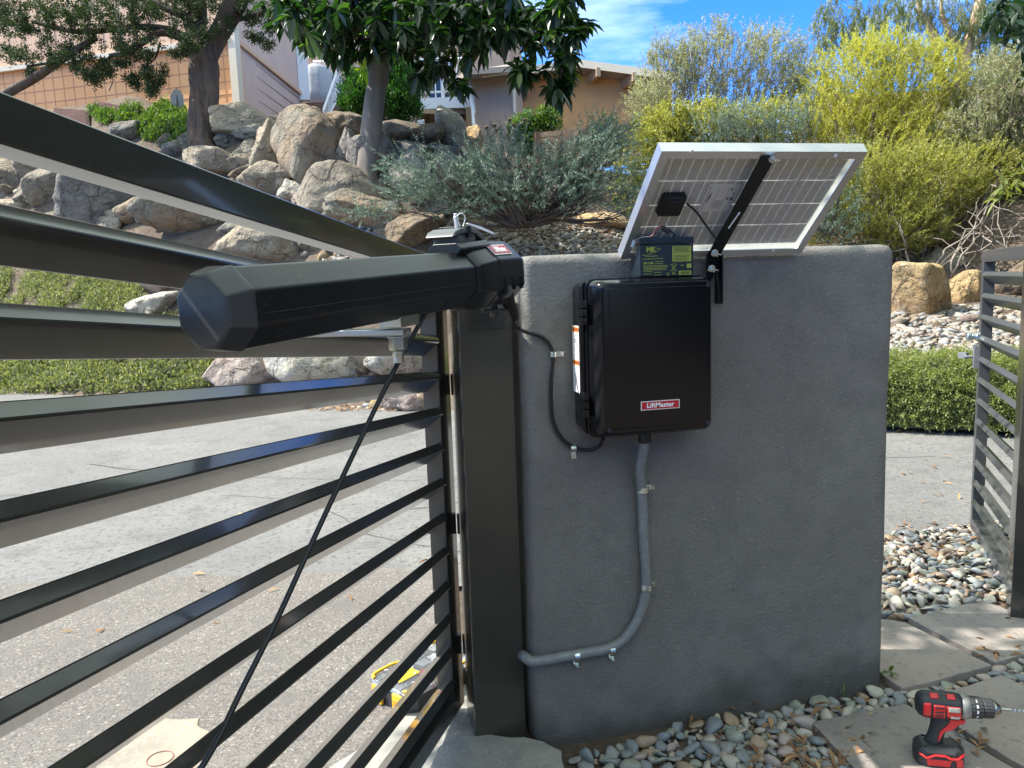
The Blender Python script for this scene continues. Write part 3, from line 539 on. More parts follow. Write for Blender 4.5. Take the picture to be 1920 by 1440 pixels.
for k in range(6): lbx(.13+.012*k, .32+.02*k, .135+.012*k, .62+.02*k)
for u_ in (.40, .45, .50, .55, .60): lbx(u_, .12, u_+.012, .42)
lbx(.34, .08, .346, .9); lbx(.66, .08, .666, .9)
for u_, v_ in ((.72, .45), (.72, .78)): mb.prism([PP(lu0+lw*(u_), lv0+lh*v_, nn_), PP(lu0+lw*(u_+.08), lv0+lh*v_, nn_), PP(lu0+lw*(u_+.04), lv0+lh*(v_+.11), nn_)], en*.0003)
lbx(.85, .42, .93, .53); lbx(.86, .60, .93, .62); lbx(.86, .66, .93, .68)
mb.build('label_print', M_labi, lb)
# bracket arm
ac = [pan_uv(px, py, -.004) for px, py in ((1444, 290), (1337, 482))]
ua, va = ac[0]; ub, vb = ac[1]
uc = .5*(ua+ub)
mb = MB(); mb.prism([PP(ua-.019, PH-.012, -.0005), PP(ua+.019, PH-.012, -.0005), PP(ub+.019, vb+.02, -.0005), PP(ub+.019, vb-.004, -.0005), PP(ub-.019, vb-.004, -.0005), PP(ub-.019, vb+.02, -.0005)][::-1], -en*.004)
brk = empty('panel_bracket', onY(1341, 520, 1.985)); tag(brk, 'flat black steel bracket arm joining the solar panel to the wall', 'bracket')
mb.build('bracket_arm', M_black, brk, bevel=.0008)
bb_ = PP(ub, vb, -.004); xw = onY(1342, 525, 1.985)
mb = MB(); mb.box((bb_.x+.0, bb_.y-.001, bb_.z-.015), (.038, .004, .036)); mb.prism([(bb_.x-.019, bb_.y, bb_.z+.004), (bb_.x-.019, bb_.y, bb_.z-.075), (bb_.x-.013, bb_.y, bb_.z-.075), (bb_.x+.019, bb_.y, bb_.z-.02), (bb_.x+.019, bb_.y, bb_.z+.004)], (0, .004, 0)); mb.build('bracket_foot', M_black, brk, bevel=.0008)
mb = MB(); mb.box((xw.x, 1.966, xw.z+.002), (.004, .040, .135)); mb.box((xw.x+.006, 1.985, xw.z-.0), (.016, .004, .13)); mb.build('wall_flange', M_black, brk, bevel=.0008)
def wing(p, parent, rot=.4):
    mb = MB(); Mw = Matrix.Translation(p) @ Vector((-.1, -1, -.5)).to_track_quat('Z', 'Y').to_matrix().to_4x4()
    mb.lathe([(.0095, 0), (.0095, .0018)], Mw, 16); mb.lathe([(.0062, .002), (.0050, .010)], Mw, 12); mb.lathe([(.0026, .010), (.0026, .020)], Mw, 8)
    for s_ in (-1, 1): mb.prism([Mw @ Vector((s_*.004, -.001, .003)), Mw @ Vector((s_*.014, -.001, .010)), Mw @ Vector((s_*.013, -.001, .015)), Mw @ Vector((s_*.004, -.001, .009))], Mw.to_3x3() @ Vector((0, .002, 0)))
    mb.build('wing_nut', M_zinc, parent, bevel=.0005)
u_, v_ = pan_uv(1448, 298, -.005); wing(PP(u_, v_, -.005), brk); wing(W(1340, 474, 1.945), brk); wing(W(1334, 503, 1.945), brk)
mb = MB(); u0, v0 = pan_uv(1387, 398, -.0049); u1, v1 = pan_uv(1366, 428, -.0049); mb.tube([PP(u0, v0, -.0046), PP(u1, v1, -.0046)], .0022, 8); mb.build('adjusting_slot', M_line, brk)
for px, py in ((1297, 283), (1567, 292), (1450, 470)):
    u_, v_ = pan_uv(px, py, 0); mb = MB(); mb.lathe([(.0045, -.0001), (.0045, .0012)], Matrix.Translation(PP(u_, v_, 0)) @ (-en).to_track_quat('Z', 'Y').to_matrix().to_4x4(), 12); mb.build('rivet', M_line, pan)
# ------------------------------------------------------------------ boulders on the bank
def rockmat(name, a, b, c, d=(.09, .085, .08)):
    return mat(name, a, .85, var=[(1.6, b, .42, .60), (3.3, c, .52, .66), (16, d, .60, .74), (60, tuple(x*1.25 for x in a), .58, .7)], bump=[(2.2, .22, .6), (8, .07, .8), (30, .02, .8)])
RM = dict(grey=rockmat('grey_rock', (.215, .178, .133), (.30, .25, .18), (.14, .125, .105)), tan=rockmat('tan_rock', (.33, .265, .18), (.25, .215, .165), (.42, .35, .25)),
          brown=rockmat('brown_rock', (.19, .14, .095), (.25, .18, .11), (.14, .12, .10)), blue=rockmat('blue_grey_rock', (.18, .163, .14), (.235, .212, .175), (.12, .112, .10)),
          pale=rockmat('pale_rock', (.42, .395, .34), (.48, .41, .30), (.33, .30, .26)), pink=rockmat('pinkish_rock', (.33, .25, .205), (.41, .33, .27), (.25, .17, .14)),
          ochre=rockmat('ochre_rock', (.46, .33, .17), (.40, .25, .11), (.52, .42, .28)), mix=rockmat('streaked_rock', (.225, .195, .145), (.29, .19, .11), (.18, .165, .14)))
import bmesh
def ico(sub):
    bm = bmesh.new(); bmesh.ops.create_icosphere(bm, subdivisions=sub, radius=1); v = np.array([x.co[:] for x in bm.verts]); f = np.array([[q.index for q in p.verts] for p in bm.faces]); bm.free(); return v, f
ICO = {k: ico(k) for k in (1, 2, 3, 4, 5)}
def rock_shape(seed, sub=5, npl=15, rough=.05, soft=9., flat=0):
    rg_ = np.random.default_rng(seed); v, f = ICO[sub]; N = rg_.normal(size=(npl, 3)); N /= np.linalg.norm(N, axis=1)[:, None]; N = np.vstack([N, -N[:npl//3]])
    h = rg_.uniform(.62, 1., len(N)); dt = np.clip(v @ N.T, 1e-3, None)/h; r = (dt**soft).sum(1)**(-1/soft)
    p = v*r[:, None]; off = rg_.uniform(0, 50, 3)
    for i in range(len(p)):
        q = Vector(p[i]*1.6+off); n_ = noise.noise(q)*rough*1.6+noise.noise(q*2.7)*rough*.8+noise.noise(q*7)*rough*.35+(noise.noise(q*16)*rough*.16 if sub > 4 else 0)
        p[i] *= 1+n_
    mn, mxx = p.min(0), p.max(0); return (p-(mn+mxx)/2)/(mxx-mn), f
right = Vector(CR[:, 0]); right.z = 0; right.normalize(); fwd = Vector((-right.y, right.x, 0))
def boulder(bx, m, label, group=None, seed=0, dep_=.85, d=None, rough=.06, soft=19., roll=0., sub=5, npl=14, name='boulder', cat='boulder'):
    x0, x1, y0, y1 = bx; cx, cy = (x0+x1)/2, (y0+y1)/2
    if d is None: _, d = smp(cx, cy+(y1-y0)*.44)
    c = W(cx, cy, d); wd = (x1-x0)/F_PX*d*1.2; ht = (y1-y0)/F_PX*d*1.2; dp = dep_*(wd*.5+ht*.5)
    p, f = rock_shape(seed+int(cx*7+cy*3), sub, npl, rough, soft)
    cr_, sr_ = math.cos(roll), math.sin(roll); q = p*np.array([wd, dp, ht])
    if roll: q = np.stack([q[:, 0]*cr_-q[:, 2]*sr_, q[:, 1], q[:, 0]*sr_+q[:, 2]*cr_], 1)
    V_ = q[:, :1]*np.array(right)+q[:, 1:2]*np.array(fwd)+q[:, 2:]*np.array((0, 0, 1))
    o = np_mesh(name, V_, f, m, smooth=True); o.location = c
    tag(o, label, cat, group); return o
BL = [
 ((403, 522, 200, 250), 'tan', 'long flat pale tan slab on top of the rock bank right of the dark trunk', dict(rough=.04, roll=-.03)),
 ((512, 630, 208, 345), 'mix', 'largest brown and grey boulder standing tall in the rock bank', dict(rough=.06, dep_=.9, soft=7)),
 ((478, 530, 232, 322), 'tan', 'light tan shoulder boulder leaning on the left of the largest boulder', dict()),
 ((612, 690, 214, 268), 'brown', 'dark brown square block under the white stair railing', dict(soft=14)),
 ((618, 664, 250, 322), 'blue', 'upright grey block wedged right of the largest boulder', dict(soft=14)),
 ((655, 742, 256, 340), 'blue', 'dark grey slab standing behind the pale smooth tree trunk', dict(soft=12)),
 ((703, 775, 234, 270), 'tan', 'sunlit tan flat topped boulder right of the pale tree trunk', dict(soft=14)),
 ((772, 832, 234, 272), 'brown', 'brown rounded block on the top course between tan and pointed rocks', dict(soft=12)),
 ((814, 884, 213, 284), 'pale', 'pale pointed rock rising highest below the balcony', dict(soft=7, rough=.08, roll=-.35)),
 ((868, 905, 242, 294), 'ochre', 'small rounded ochre rock at the right end of the top course', dict()),
 ((728, 802, 266, 294), 'blue', 'flat rectangular grey block in the second course of rocks', dict(soft=18, rough=.025)),
 ((798, 820, 268, 297), 'grey', 'small upright grey block next to the flat rectangular block', dict(soft=16)),
 ((814, 868, 273, 312), 'grey', 'grey brown wedge shaped rock under the pointed pale rock', dict(soft=12)),
 ((738, 826, 288, 370), 'blue', 'broad blue grey upright slab below the flat rectangular block', dict(soft=14, rough=.025, roll=-.2)),
 ((802, 868, 295, 360), 'grey', 'grey brown slab right of the broad blue grey slab', dict(soft=14, roll=-.3)),
 ((862, 905, 278, 330), 'grey', 'weathered grey rock behind the blue green shrub branches', dict()),
 ((888, 942, 316, 366), 'pale', 'pale rounded rock half hidden by the blue green shrub', dict()),
 ((563, 728, 313, 398), 'grey', 'wide flat faced grey boulder below the pale tree trunk', dict(soft=12, rough=.03, roll=.06)),
 ((606, 742, 364, 424), 'mix', 'folded tan grey boulder directly under the wide flat faced boulder', dict(rough=.08, roll=-.12)),
 ((716, 816, 404, 462), 'brown', 'brown boulder low on the bank just left of the motor arm lever', dict(soft=12)),
 ((430, 492, 262, 300), 'grey', 'olive grey block on the second course right of the dark trunk', dict(soft=12, roll=.3)),
 ((436, 488, 292, 325), 'grey', 'small olive grey rock under the olive grey block', dict()),
 ((448, 542, 308, 364), 'tan', 'light tan blocky boulder left of the foot of the largest boulder', dict(soft=12, roll=-.2)),
 ((345, 447, 283, 336), 'tan', 'smooth sunlit tan boulder at the foot of the dark trunk', dict(roll=-.25)),
 ((440, 508, 233, 264), 'blue', 'dark flat stone squeezed under the long pale slab', dict(soft=12)),
 ((403, 448, 244, 276), 'blue', 'dark stone between the trunk and the flat squeezed stone', dict()),
 ((522, 580, 340, 380), 'pale', 'pale grey rock between two grey boulders above the top rail', dict()),
 ((549, 582, 366, 394), 'pink', 'small brick red rock resting above the top rail', dict(roll=-.2)),
 ((420, 562, 430, 490), 'tan', 'angular tan and grey boulder framed between the two upper gate bars', dict(soft=11, roll=-.12)),
 ((695, 735, 428, 452), 'blue', 'small grey rock just above the middle of the motor arm', dict()),
 ((-12, 97, 282, 332), 'grey', 'large flat grey boulder near the left edge between the upper bars', dict(roll=-.1)),
 ((-30, 32, 300, 358), 'tan', 'tan boulder cut by the left edge of the photo', dict()),
 ((52, 142, 318, 378), 'grey', 'rounded grey boulder leaning right between the upper bars', dict(soft=6, roll=.5)),
 ((34, 68, 338, 362), 'pale', 'small pale stone left of the leaning grey boulder', dict()),
 ((112, 258, 330, 422), 'blue', 'big smooth pale grey boulder with bright patches below the top rail', dict(soft=8, roll=-.15)),
 ((252, 284, 374, 418), 'tan', 'narrow upright tan stone right of the big smooth boulder', dict(roll=-.3)),
 ((262, 430, 366, 438), 'mix', 'large blue and brown boulder below the middle of the top rail', dict(soft=11, roll=-.1)),
 ((262, 326, 494, 552), 'pink', 'pinkish split rock left of the motor arm end', dict(soft=12, roll=-.25)),
 ((244, 330, 552, 600), 'pale', 'low pale rock partly hidden by a gate slat left of the arm end', dict()),
 ((208, 266, 232, 268), 'blue', 'bluish white rock among the plants behind the top rail', dict()),
 ((308, 358, 264, 296), 'blue', 'dark angular slab at the left foot of the dark trunk', dict(soft=14)),
 ((388, 518, 646, 722), 'pink', 'blocky boulder with bright top and reddish face beside the green ivy', dict(soft=12, dep_=.7)),
 ((508, 670, 640, 722), 'pale', 'big creamy sunlit boulder at the edge of the street', dict(soft=7, rough=.035, dep_=.7)),
 ((655, 714, 650, 698), 'grey', 'grey brown rock between creamy boulder and gate hinge side', dict()),
 ((692, 792, 655, 716), 'pale', 'pale rounded boulder seen just behind the diagonal cord', dict(soft=7)),
 ((764, 806, 655, 702), 'pink', 'small pinkish rock beside the gate stile', dict()),
 ((716, 800, 736, 776), 'pink', 'low reddish white rock on the street edge near the gate stile', dict(roll=-.1)),
 ((1676, 1776, 500, 608), 'ochre', 'big round ochre boulder right of the grey wall', dict(soft=12, rough=.05, d=9.6)),
 ((1772, 1850, 515, 606), 'ochre', 'shadow striped tan boulder just behind the side gate', dict(soft=8, d=10.2)),
 ((1726, 1810, 470, 530), 'tan', 'tan rock behind the two ochre boulders', dict(d=11)),
 ((1880, 1935, 490, 560), 'brown', 'brown rock glimpsed through the side gate bars', dict(d=10)),
 ((1056, 1172, 400, 440), 'ochre', 'low flat orange rock behind the gravel left of the solar panel', dict(soft=12, d=12.6)),
 ((985, 1052, 395, 425), 'tan', 'low tan rock under the blue green shrub', dict(d=12.8)),
 ((548, 610, 424, 470), 'grey', 'grey cobble boulder between the top rail and the motor arm', dict()),
]
for i, (bx, c, lab, kw) in enumerate(BL):
    boulder(bx, RM[c], lab, 'boulders of the rock bank', seed=i, **kw)
# smaller wall stones bedded between the large boulders
fr_ = random.Random(77); fl = 0
for t_ in range(400):
    if fl >= 70: break
    px, py = fr_.uniform(0, 905), fr_.uniform(225, 500); 
    if py < 225+max(0, (430-px))*.25 or (px > 560 and py > 455) or (px < 300 and py > 430): continue
    w_ = fr_.uniform(26, 52); h_ = w_*fr_.uniform(.5, .8)
    boulder((px-w_/2, px+w_/2, py-h_/2, py+h_/2), RM[fr_.choice(('grey', 'brown', 'mix', 'tan', 'blue', 'mix'))], 'small rough stone filling a gap in the stacked rock bank', 'gap filling stones of the rock bank', seed=500+t_, sub=4, roll=fr_.uniform(-.3, .3), name='bank_stone', cat='stone'); fl += 1
# filler cobbles tucked between the boulders
cob_shapes = []
for k in range(7):
    p, f = rock_shape(900+k, 3, 14, .05, 5.); me = bpy.data.meshes.new('rock'); me.from_pydata((p*np.array([1, .8, .65])).tolist(), [], f.tolist()); me.polygons.foreach_set('use_smooth', [True]*len(f)); me.update(); cob_shapes.append(me)
cobspots = [(566, 352, 16), (585, 340, 14), (600, 428, 26), (585, 445, 18), (640, 432, 22), (662, 440, 16), (690, 420, 18), (742, 388, 20), (420, 300, 20), (455, 330, 14), (440, 345, 18), (508, 352, 22), (400, 330, 18), (262, 350, 18), (272, 362, 14), (290, 420, 16), (304, 430, 18), (150, 330, 16), (20, 360, 20), (100, 312, 16), (574, 480, 16), (590, 470, 14), (606, 486, 20), (620, 475, 16), (688, 690, 20), (702, 702, 18), (676, 702, 16), (722, 668, 22), (740, 662, 18), (690, 752, 20), (706, 762, 24), (660, 758, 16), (640, 762, 14), (790, 768, 20), (800, 752, 22), (905, 318, 16), (940, 366, 18), (880, 392, 22), (850, 372, 20), (830, 400, 24), (1690, 612, 26), (1820, 604, 26), (1760, 618, 18), (690, 480, 16), (735, 476, 18), (750, 462, 16), (1000, 395, 20), (484, 228, 20), (650, 340, 16), (590, 400, 14)]
cl_ = list(RM.values())
for i, (px, py, sz) in enumerate(cobspots):
    p, d = smp(px, py, 10.); me = cob_shapes[i % 7].copy(); me.name = 'cobble'; me.materials.append(cl_[(i*5) % 8]); o = bpy.data.objects.new('cobble', me); COL.objects.link(o)
    s_ = sz*1.5/F_PX*d; o.location = p+Vector((0, 0, s_*.1)); o.scale = (s_,)*3; o.rotation_euler = (random.uniform(-.4, .4), random.uniform(-.4, .4), random.uniform(0, 6))
    tag(o, 'small rounded cobble wedged between the boulders of the bank', 'cobble', 'cobbles between the boulders')
# ------------------------------------------------------------------ pebbles
def pebmat(name, a, b): return mat(name, a, .55, var=[(9, b, .4, .65), (70, tuple(x*.7 for x in a), .58, .7)], bump=[(60, .002, .4)])
PM = [pebmat('pebble_grey', (.27, .275, .27), (.22, .225, .225)), pebmat('pebble_blue', (.18, .205, .22), (.22, .24, .245)), pebmat('pebble_cream', (.46, .42, .34), (.38, .35, .30)), pebmat('pebble_brown', (.30, .21, .14), (.36, .28, .20)), pebmat('pebble_pink', (.38, .30, .26), (.30, .26, .24)), pebmat('pebble_green', (.25, .265, .22), (.31, .31, .26))]
PN = ['smooth mid grey', 'dark blue grey', 'pale cream', 'warm brown', 'pinkish', 'olive grey']
peb_me = []
for k in range(8):
    rg_ = np.random.default_rng(50+k); p, f = rock_shape(300+k, 3, 8, .03, 2.6 if k % 3 else 3.6); sc_ = np.array([1, rg_.uniform(.62, .85), rg_.uniform(.42, .6)])
    for j in range(6):
        me = bpy.data.meshes.new('river_pebble'); me.from_pydata((p*sc_).tolist(), [], f.tolist()); me.polygons.foreach_set('use_smooth', [True]*len(f)); me.materials.append(PM[j]); me.update(); peb_me.append(me)
def inpoly(x, y, P_):
    c = False; n = len(P_)
    for i in range(n):
        (x1, y1), (x2, y2) = P_[i], P_[(i+1) % n]
        if (y1 > y) != (y2 > y) and x < (x2-x1)*(y-y1)/(y2-y1)+x1: c = not c
    return c
def gp(*pp): return [tuple(G(*p)[:2]) for p in pp]
SL = [  # paving slabs, corners on the ground
 ('large cracked paving slab in front of the drill nearest the camera', gp((1521, 1355), (1697, 1321), (1742, 1346), (1790, 1378), (1893, 1437), (1975, 1485), (1880, 1600), (1640, 1500), (1600, 1440))),
 ('paving slab behind the drill bit with a bright sunlit patch', gp((1742, 1310), (1877, 1267), (2010, 1330), (2060, 1420), (1990, 1480), (1893, 1424), (1793, 1363))),
 ('paving slab touching the lower right corner of the grey wall', gp((1640, 1160), (1697, 1168), (1860, 1249), (1733, 1283), (1690, 1292), (1655, 1268), (1635, 1240))),
 ('long paving slab between the pebble bed and the side gate', gp((1703, 1160), (1838, 1127), (1874, 1138), (1980, 1190), (1990, 1212), (1920, 1228), (1867, 1244)))]
for lab, P_ in SL:
    mb = MB(); n_ = len(P_); cx_ = sum(p[0] for p in P_)/n_; cy_ = sum(p[1] for p in P_)/n_
    pp_ = []
    for i in range(n_):                                         # slightly uneven, chipped edges
        a_, b_ = P_[i], P_[(i+1) % n_]; k_ = max(2, int(math.dist(a_, b_)/.035))
        for j in range(k_):
            t_ = j/k_; x_ = a_[0]+(b_[0]-a_[0])*t_; y_ = a_[1]+(b_[1]-a_[1])*t_; e_ = noise.noise(Vector((x_*22, y_*22, 3)))*.006; pp_.append((x_+e_, y_+e_, -.03))
    mb.prism([p for p in pp_][::1], (0, 0, .034)); o = mb.build('paving_slab', M_paver, bevel=.003); tag(o, lab, 'paving slab', 'paving slabs')
slabs = [p for _, p in SL]
def inslab(x, y, mg=.012):
    for P_ in slabs:
        if any(inpoly(x+dx, y+dy, P_) for dx, dy in ((0, 0), (mg, 0), (-mg, 0), (0, mg), (0, -mg))): return True
    return False
bedP = gp((1020, 1440), (1060, 1412), (1160, 1392), (1290, 1352), (1420, 1325), (1560, 1300), (1655, 1283), (1700, 1260), (1760, 1262), (1880, 1230), (1930, 1225), (1960, 1270), (1960, 1300), (1800, 1400), (1700, 1440), (1640, 1475), (1100, 1490))
placed = []
def place(x, y, r, mind):
    for (a, b, c) in placed:
        if (a-x)**2+(b-y)**2 < ((r+c)*mind)**2: return False
    placed.append((x, y, r)); return True
peb_n = 0; rr = random.Random(11); tries = 0; spots = []
xsb = [p[0] for p in bedP]; ysb = [p[1] for p in bedP]
wallclear = lambda x, y, r: not (.44 < x < 1.65 and y > 1.985-r*.55) and not (.25 < x < .56 and y > 1.78)
while tries < 40000 and len(spots) < 298:
    tries += 1; x = rr.uniform(min(xsb), max(xsb)); y = rr.uniform(min(ysb), 2.35); r = rr.choice((.016, .019, .022, .025, .028, .032))
    if inpoly(x, y, bedP) and not inslab(x, y, r*.8) and wallclear(x, y, r) and place(x, y, r, .80): spots.append((x, y, r, 0))
print('pebbles', len(spots), tries)
for (x, y, r, z) in spots:
    me = rr.choice(peb_me); j = PM.index(me.materials[0]); j2 = rr.choices(range(6), (34, 22, 14, 9, 8, 13))[0]; me = peb_me[(peb_me.index(me)//6)*6+j2]
    o = bpy.data.objects.new('river_pebble', me); COL.objects.link(o); s_ = r*2*rr.uniform(1.0, 1.2); o.scale = (s_, s_*rr.uniform(.85, 1.1), s_*rr.uniform(.9, 1.15)); o.location = (x, y, -.022+s_*.20+rr.uniform(0, .006))
    o.rotation_euler = (rr.gauss(0, .18), rr.gauss(0, .18), rr.uniform(0, 6.3)); tag(o, '%s river pebble in the bed along the foot of the grey wall' % PN[j2], 'pebble', '%s river pebbles by the wall' % PN[j2])
def scatter(name, pts, size, mats, sub=2, flat=.55, ztilt=.3, kind='stuff', seed=1, smooth=True, label=None, cat=None):
    rg_ = np.random.default_rng(seed); shapes = [rock_shape(700+seed+k, sub, 8, .04, 3.5) for k in range(4)]; Vs = []; Fs = []; Ms = []; off = 0
    for (x, y, z) in pts:
        p, f = shapes[rg_.integers(4)]; s_ = rg_.uniform(*size); q = p*np.array([1, rg_.uniform(.65, .9), rg_.uniform(.4, flat+.1)])*s_; a = rg_.uniform(0, 6.3); t_ = rg_.normal(0, ztilt)
        c_, s2 = math.cos(t_), math.sin(t_); q = np.stack([q[:, 0]*c_-q[:, 2]*s2, q[:, 1], q[:, 0]*s2+q[:, 2]*c_], 1); c_, s2 = math.cos(a), math.sin(a); q = np.stack([q[:, 0]*c_-q[:, 1]*s2, q[:, 0]*s2+q[:, 1]*c_, q[:, 2]], 1)
        Vs.append(q+np.array((x, y, z))); Fs.append(f+off); off += len(p); Ms += [int(rg_.integers(len(mats)))]*len(f)
    o = np_mesh(name, np.vstack(Vs), np.vstack(Fs), mats, smooth=smooth, mi=Ms); tag(o, label, cat, kind=kind); return o
# small pebbles filling the gaps by the wall
pts = []
while len(pts) < 900:
    x = rr.uniform(min(xsb), max(xsb)); y = rr.uniform(min(ysb), 2.35)
    if inpoly(x, y, bedP) and not inslab(x, y, .0) and wallclear(x, y, .01): pts.append((x, y, -.018))
scatter('small_pebbles', pts, (.012, .028), PM, seed=3, label='small mixed pebbles filling the gaps between the larger river pebbles', cat='gravel')
# bright pebble patch between wall and side gate
pat = gp((1640, 1000), (1700, 990), (1815, 988), (1850, 1040), (1905, 1110), (1838, 1127), (1703, 1160), (1640, 1163))+[(1.70, 2.30)]
pat = [(2.45, 3.18), (3.02, 3.16), (3.0, 2.95), (2.60, 2.50), (2.42, 2.40)]+gp((1838, 1125), (1703, 1158), (1697, 1166), (1640, 1156))+[(1.66, 2.36), (1.70, 3.0)]
xs2 = [p[0] for p in pat]; ys2 = [p[1] for p in pat]; pts = []; pl2 = []
t_ = 0
while t_ < 30000 and len(pts) < 1500:
    t_ += 1; x = rr.uniform(min(xs2), 3.6); y = rr.uniform(min(ys2), 3.24)
    if (inpoly(x, y, pat) or (x > 2.5 and y > 2.3+(x-2.5)*.3 and y < 3.2)) and all((a-x)**2+(b-y)**2 > .026**2 for a, b in pl2[-500:]): pts.append((x, y, -.012+rr.uniform(0, .022))); pl2.append((x, y))
scatter('pebble_patch', pts, (.034, .066), PM, sub=3, seed=5, label='sunlit patch of mixed river pebbles between grey wall and side gate', cat='pebbles')
# gravel on the bank
pts = []
for px0, px1, py0, py1, n_ in ((880, 1240, 415, 492, 1500), (1670, 1930, 575, 665, 900), (600, 720, 425, 500, 200), (560, 830, 735, 775, 160)):
    for _ in range(n_):
        p, d = T(rr.uniform(px0, px1), rr.uniform(py0, py1))
        if p: pts.append((p.x, p.y, p.z+.01))
M_gr2 = pebmat('gravel_tan', (.40, .34, .27), (.31, .27, .22))
M_gr3 = pebmat('gravel_brown', (.24, .185, .135), (.19, .15, .12)); M_gr4 = pebmat('gravel_grey', (.21, .20, .185), (.27, .25, .22))
scatter('bank_gravel', pts, (.06, .15), [M_gr2, M_gr3, M_gr4, M_gr3, PM[0], M_gr4], seed=9, label='loose tan and grey river gravel covering the bank across the street', cat='gravel')
# leaf litter
def litter(name, pts, size, m, label, seed=2):
    rg_ = np.random.default_rng(seed); V_ = []; F_ = []
    for (x, y, z) in pts:
        l = rg_.uniform(*size); w_ = l*rg_.uniform(.16, .3); a = rg_.uniform(0, 6.3); tl = rg_.normal(0, .3); b = len(V_); d = np.array((math.cos(a), math.sin(a), tl)); q = np.array((-math.sin(a), math.cos(a), rg_.normal(0, .3)))
        c = np.array((x, y, z)); up_ = np.array((0, 0, l*.12)); V_ += [c-d*l/2, c-q*w_/2+up_, c+d*l/2, c+q*w_/2+up_]; F_.append((b, b+1, b+2, b+3))
    o = np_mesh(name, V_, F_, m); tag(o, label, 'leaf litter', kind='stuff')
M_dry = leafmat('dry_leaf', (.16, .075, .035), (.42, .25, .12), (.60, .45, .24), .7, .15, (1, .8, .5))
pts = []
for px0, px1, py0, py1, n_, z_ in ((1470, 1640, 1365, 1450, 90, .0), (1290, 1500, 1340, 1440, 26, .0), (1830, 1925, 1190, 1240, 14, .004), (1665, 1850, 985, 1050, 90, .008), (1665, 1900, 1030, 1160, 26, .02), (1790, 1860, 1360, 1420, 10, .008), (1300, 1650, 1280, 1345, 16, .01), (1880, 1940, 1120, 1180, 16, .004)):
    for _ in range(n_):
        p = G(rr.uniform(px0, px1), rr.uniform(py0, py1)); pts.append((p.x, p.y, z_))
litter('leaf_litter', pts, (.02, .06), M_dry, 'dry brown and yellow fallen leaves on pebbles and paving')
pts = []
for _ in range(260):
    px = rr.uniform(570, 830); p = G(px, 772-rr.uniform(0, 12), 0); pts.append((p.x, p.y, .012))
for _ in range(160):
    p = G(rr.uniform(1680, 1900), rr.uniform(795, 812), 0); pts.append((p.x, p.y, .012))
for _ in range(22): p = G(rr.uniform(0, 820), rr.uniform(830, 1200)); pts.append((p.x, p.y, .008))
for _ in range(14): p = G(rr.uniform(1690, 1800), rr.uniform(850, 990)); pts.append((p.x, p.y, .008))
pts2 = []
for _ in range(520):
    p, d = T(rr.uniform(0, 960), rr.uniform(230, 520))
    if p: pts2.append((p.x, p.y, p.z+.02))
for _ in range(260):
    p, d = T(rr.uniform(860, 1240), rr.uniform(410, 490))
    if p: pts2.append((p.x, p.y, p.z+.06))
litter('bank_leaves', pts2, (.05, .13), M_dry, 'dry leaves caught between the rocks and gravel of the bank', 6)
litter('street_leaves', pts, (.03, .09), M_dry, 'dry leaves strewn along the far edge of the street', 4)
# concrete around the post foot, by the toolbox and the survey patch
def slab_sheet(name, P_, z0, z1, m, amp=.02, lab=None, cat=None):
    pp_ = []; n_ = len(P_)
    for i in range(n_):
        a_, b_ = P_[i], P_[(i+1) % n_]; k_ = max(2, int(math.dist(a_, b_)/.02))
        for j in range(k_):
            t_ = j/k_; x_ = a_[0]+(b_[0]-a_[0])*t_; y_ = a_[1]+(b_[1]-a_[1])*t_; e_ = Vector((noise.noise(Vector((x_*14, y_*14, 1))), noise.noise(Vector((x_*14, y_*14, 8))), 0))*amp; pp_.append((x_+e_.x, y_+e_.y, z0))
    mb = MB(); mb.prism(pp_, (0, 0, z1-z0)); o = mb.build(name, m, bevel=.004); tag(o, lab, cat, kind='structure'); return o
slab_sheet('concrete_footing', gp((700, 1500), (800, 1430), (845, 1395), (870, 1385), (985, 1388), (1022, 1398), (1050, 1418), (1058, 1445), (1000, 1500), (840, 1520)), -.02, .013, M_concg, .016)
slab_sheet('concrete_strip', [(-.28, 1.9), (.02, 2.12), (.20, 2.32), (.34, 2.42), (.312, 2.05), (.22, 1.75), (.0, 1.5)], -.02, .0065, M_conc, .012)
slab_sheet('concrete_patch', gp((178, 1402), (250, 1358), (372, 1352), (402, 1392), (352, 1470), (200, 1520)), -.02, .008, M_tanc, .03)
mb = MB(); c = G(300, 1422, .0092); mb.tube([c+Vector((.035*math.cos(t_), .035*math.sin(t_), 0)) for t_ in np.linspace(0, 6.2832, 33)], .0016, 5, caps=False); o = mb.build('survey_mark', mat('faded_red_paint', (.30, .13, .11), .7)); tag(o, kind='structure')
# ------------------------------------------------------------------ houses
M_peach = mat('peach_block', (.76, .37, .165), .8, var=[(2, (.80, .42, .20), .4, .65)], bump=[(20, .004, .4)])
M_peach2 = mat('peach_siding', (.68, .43, .28), .75, bump=[(14, .004, .3)])
M_pinkw = mat('pinkish_siding', (.66, .47, .39), .75, var=[(2, (.60, .43, .36), .4, .65)])
M_cream = mat('cream_trim', (.70, .60, .46), .6)
M_wht = mat('white_paint', (.80, .80, .80), .5)
M_taupe = mat('taupe_stucco', (.52, .37, .28), .85, bump=[(60, .01, .5)], var=[(2, (.46, .345, .28), .4, .65)])
M_brownst = mat('ochre_brown_stucco', (.64, .32, .12), .85, bump=[(60, .01, .5)], var=[(1.5, (.50, .275, .125), .4, .65)])
M_wood = mat('brown_wood', (.20, .125, .085), .8, var=[(6, (.15, .09, .06), .4, .65)])
M_tan = mat('tan_wood', (.42, .29, .18), .75)
M_roof = mat('roof_gravel', (.33, .27, .23), .9, bump=[(60, .01, .5)])
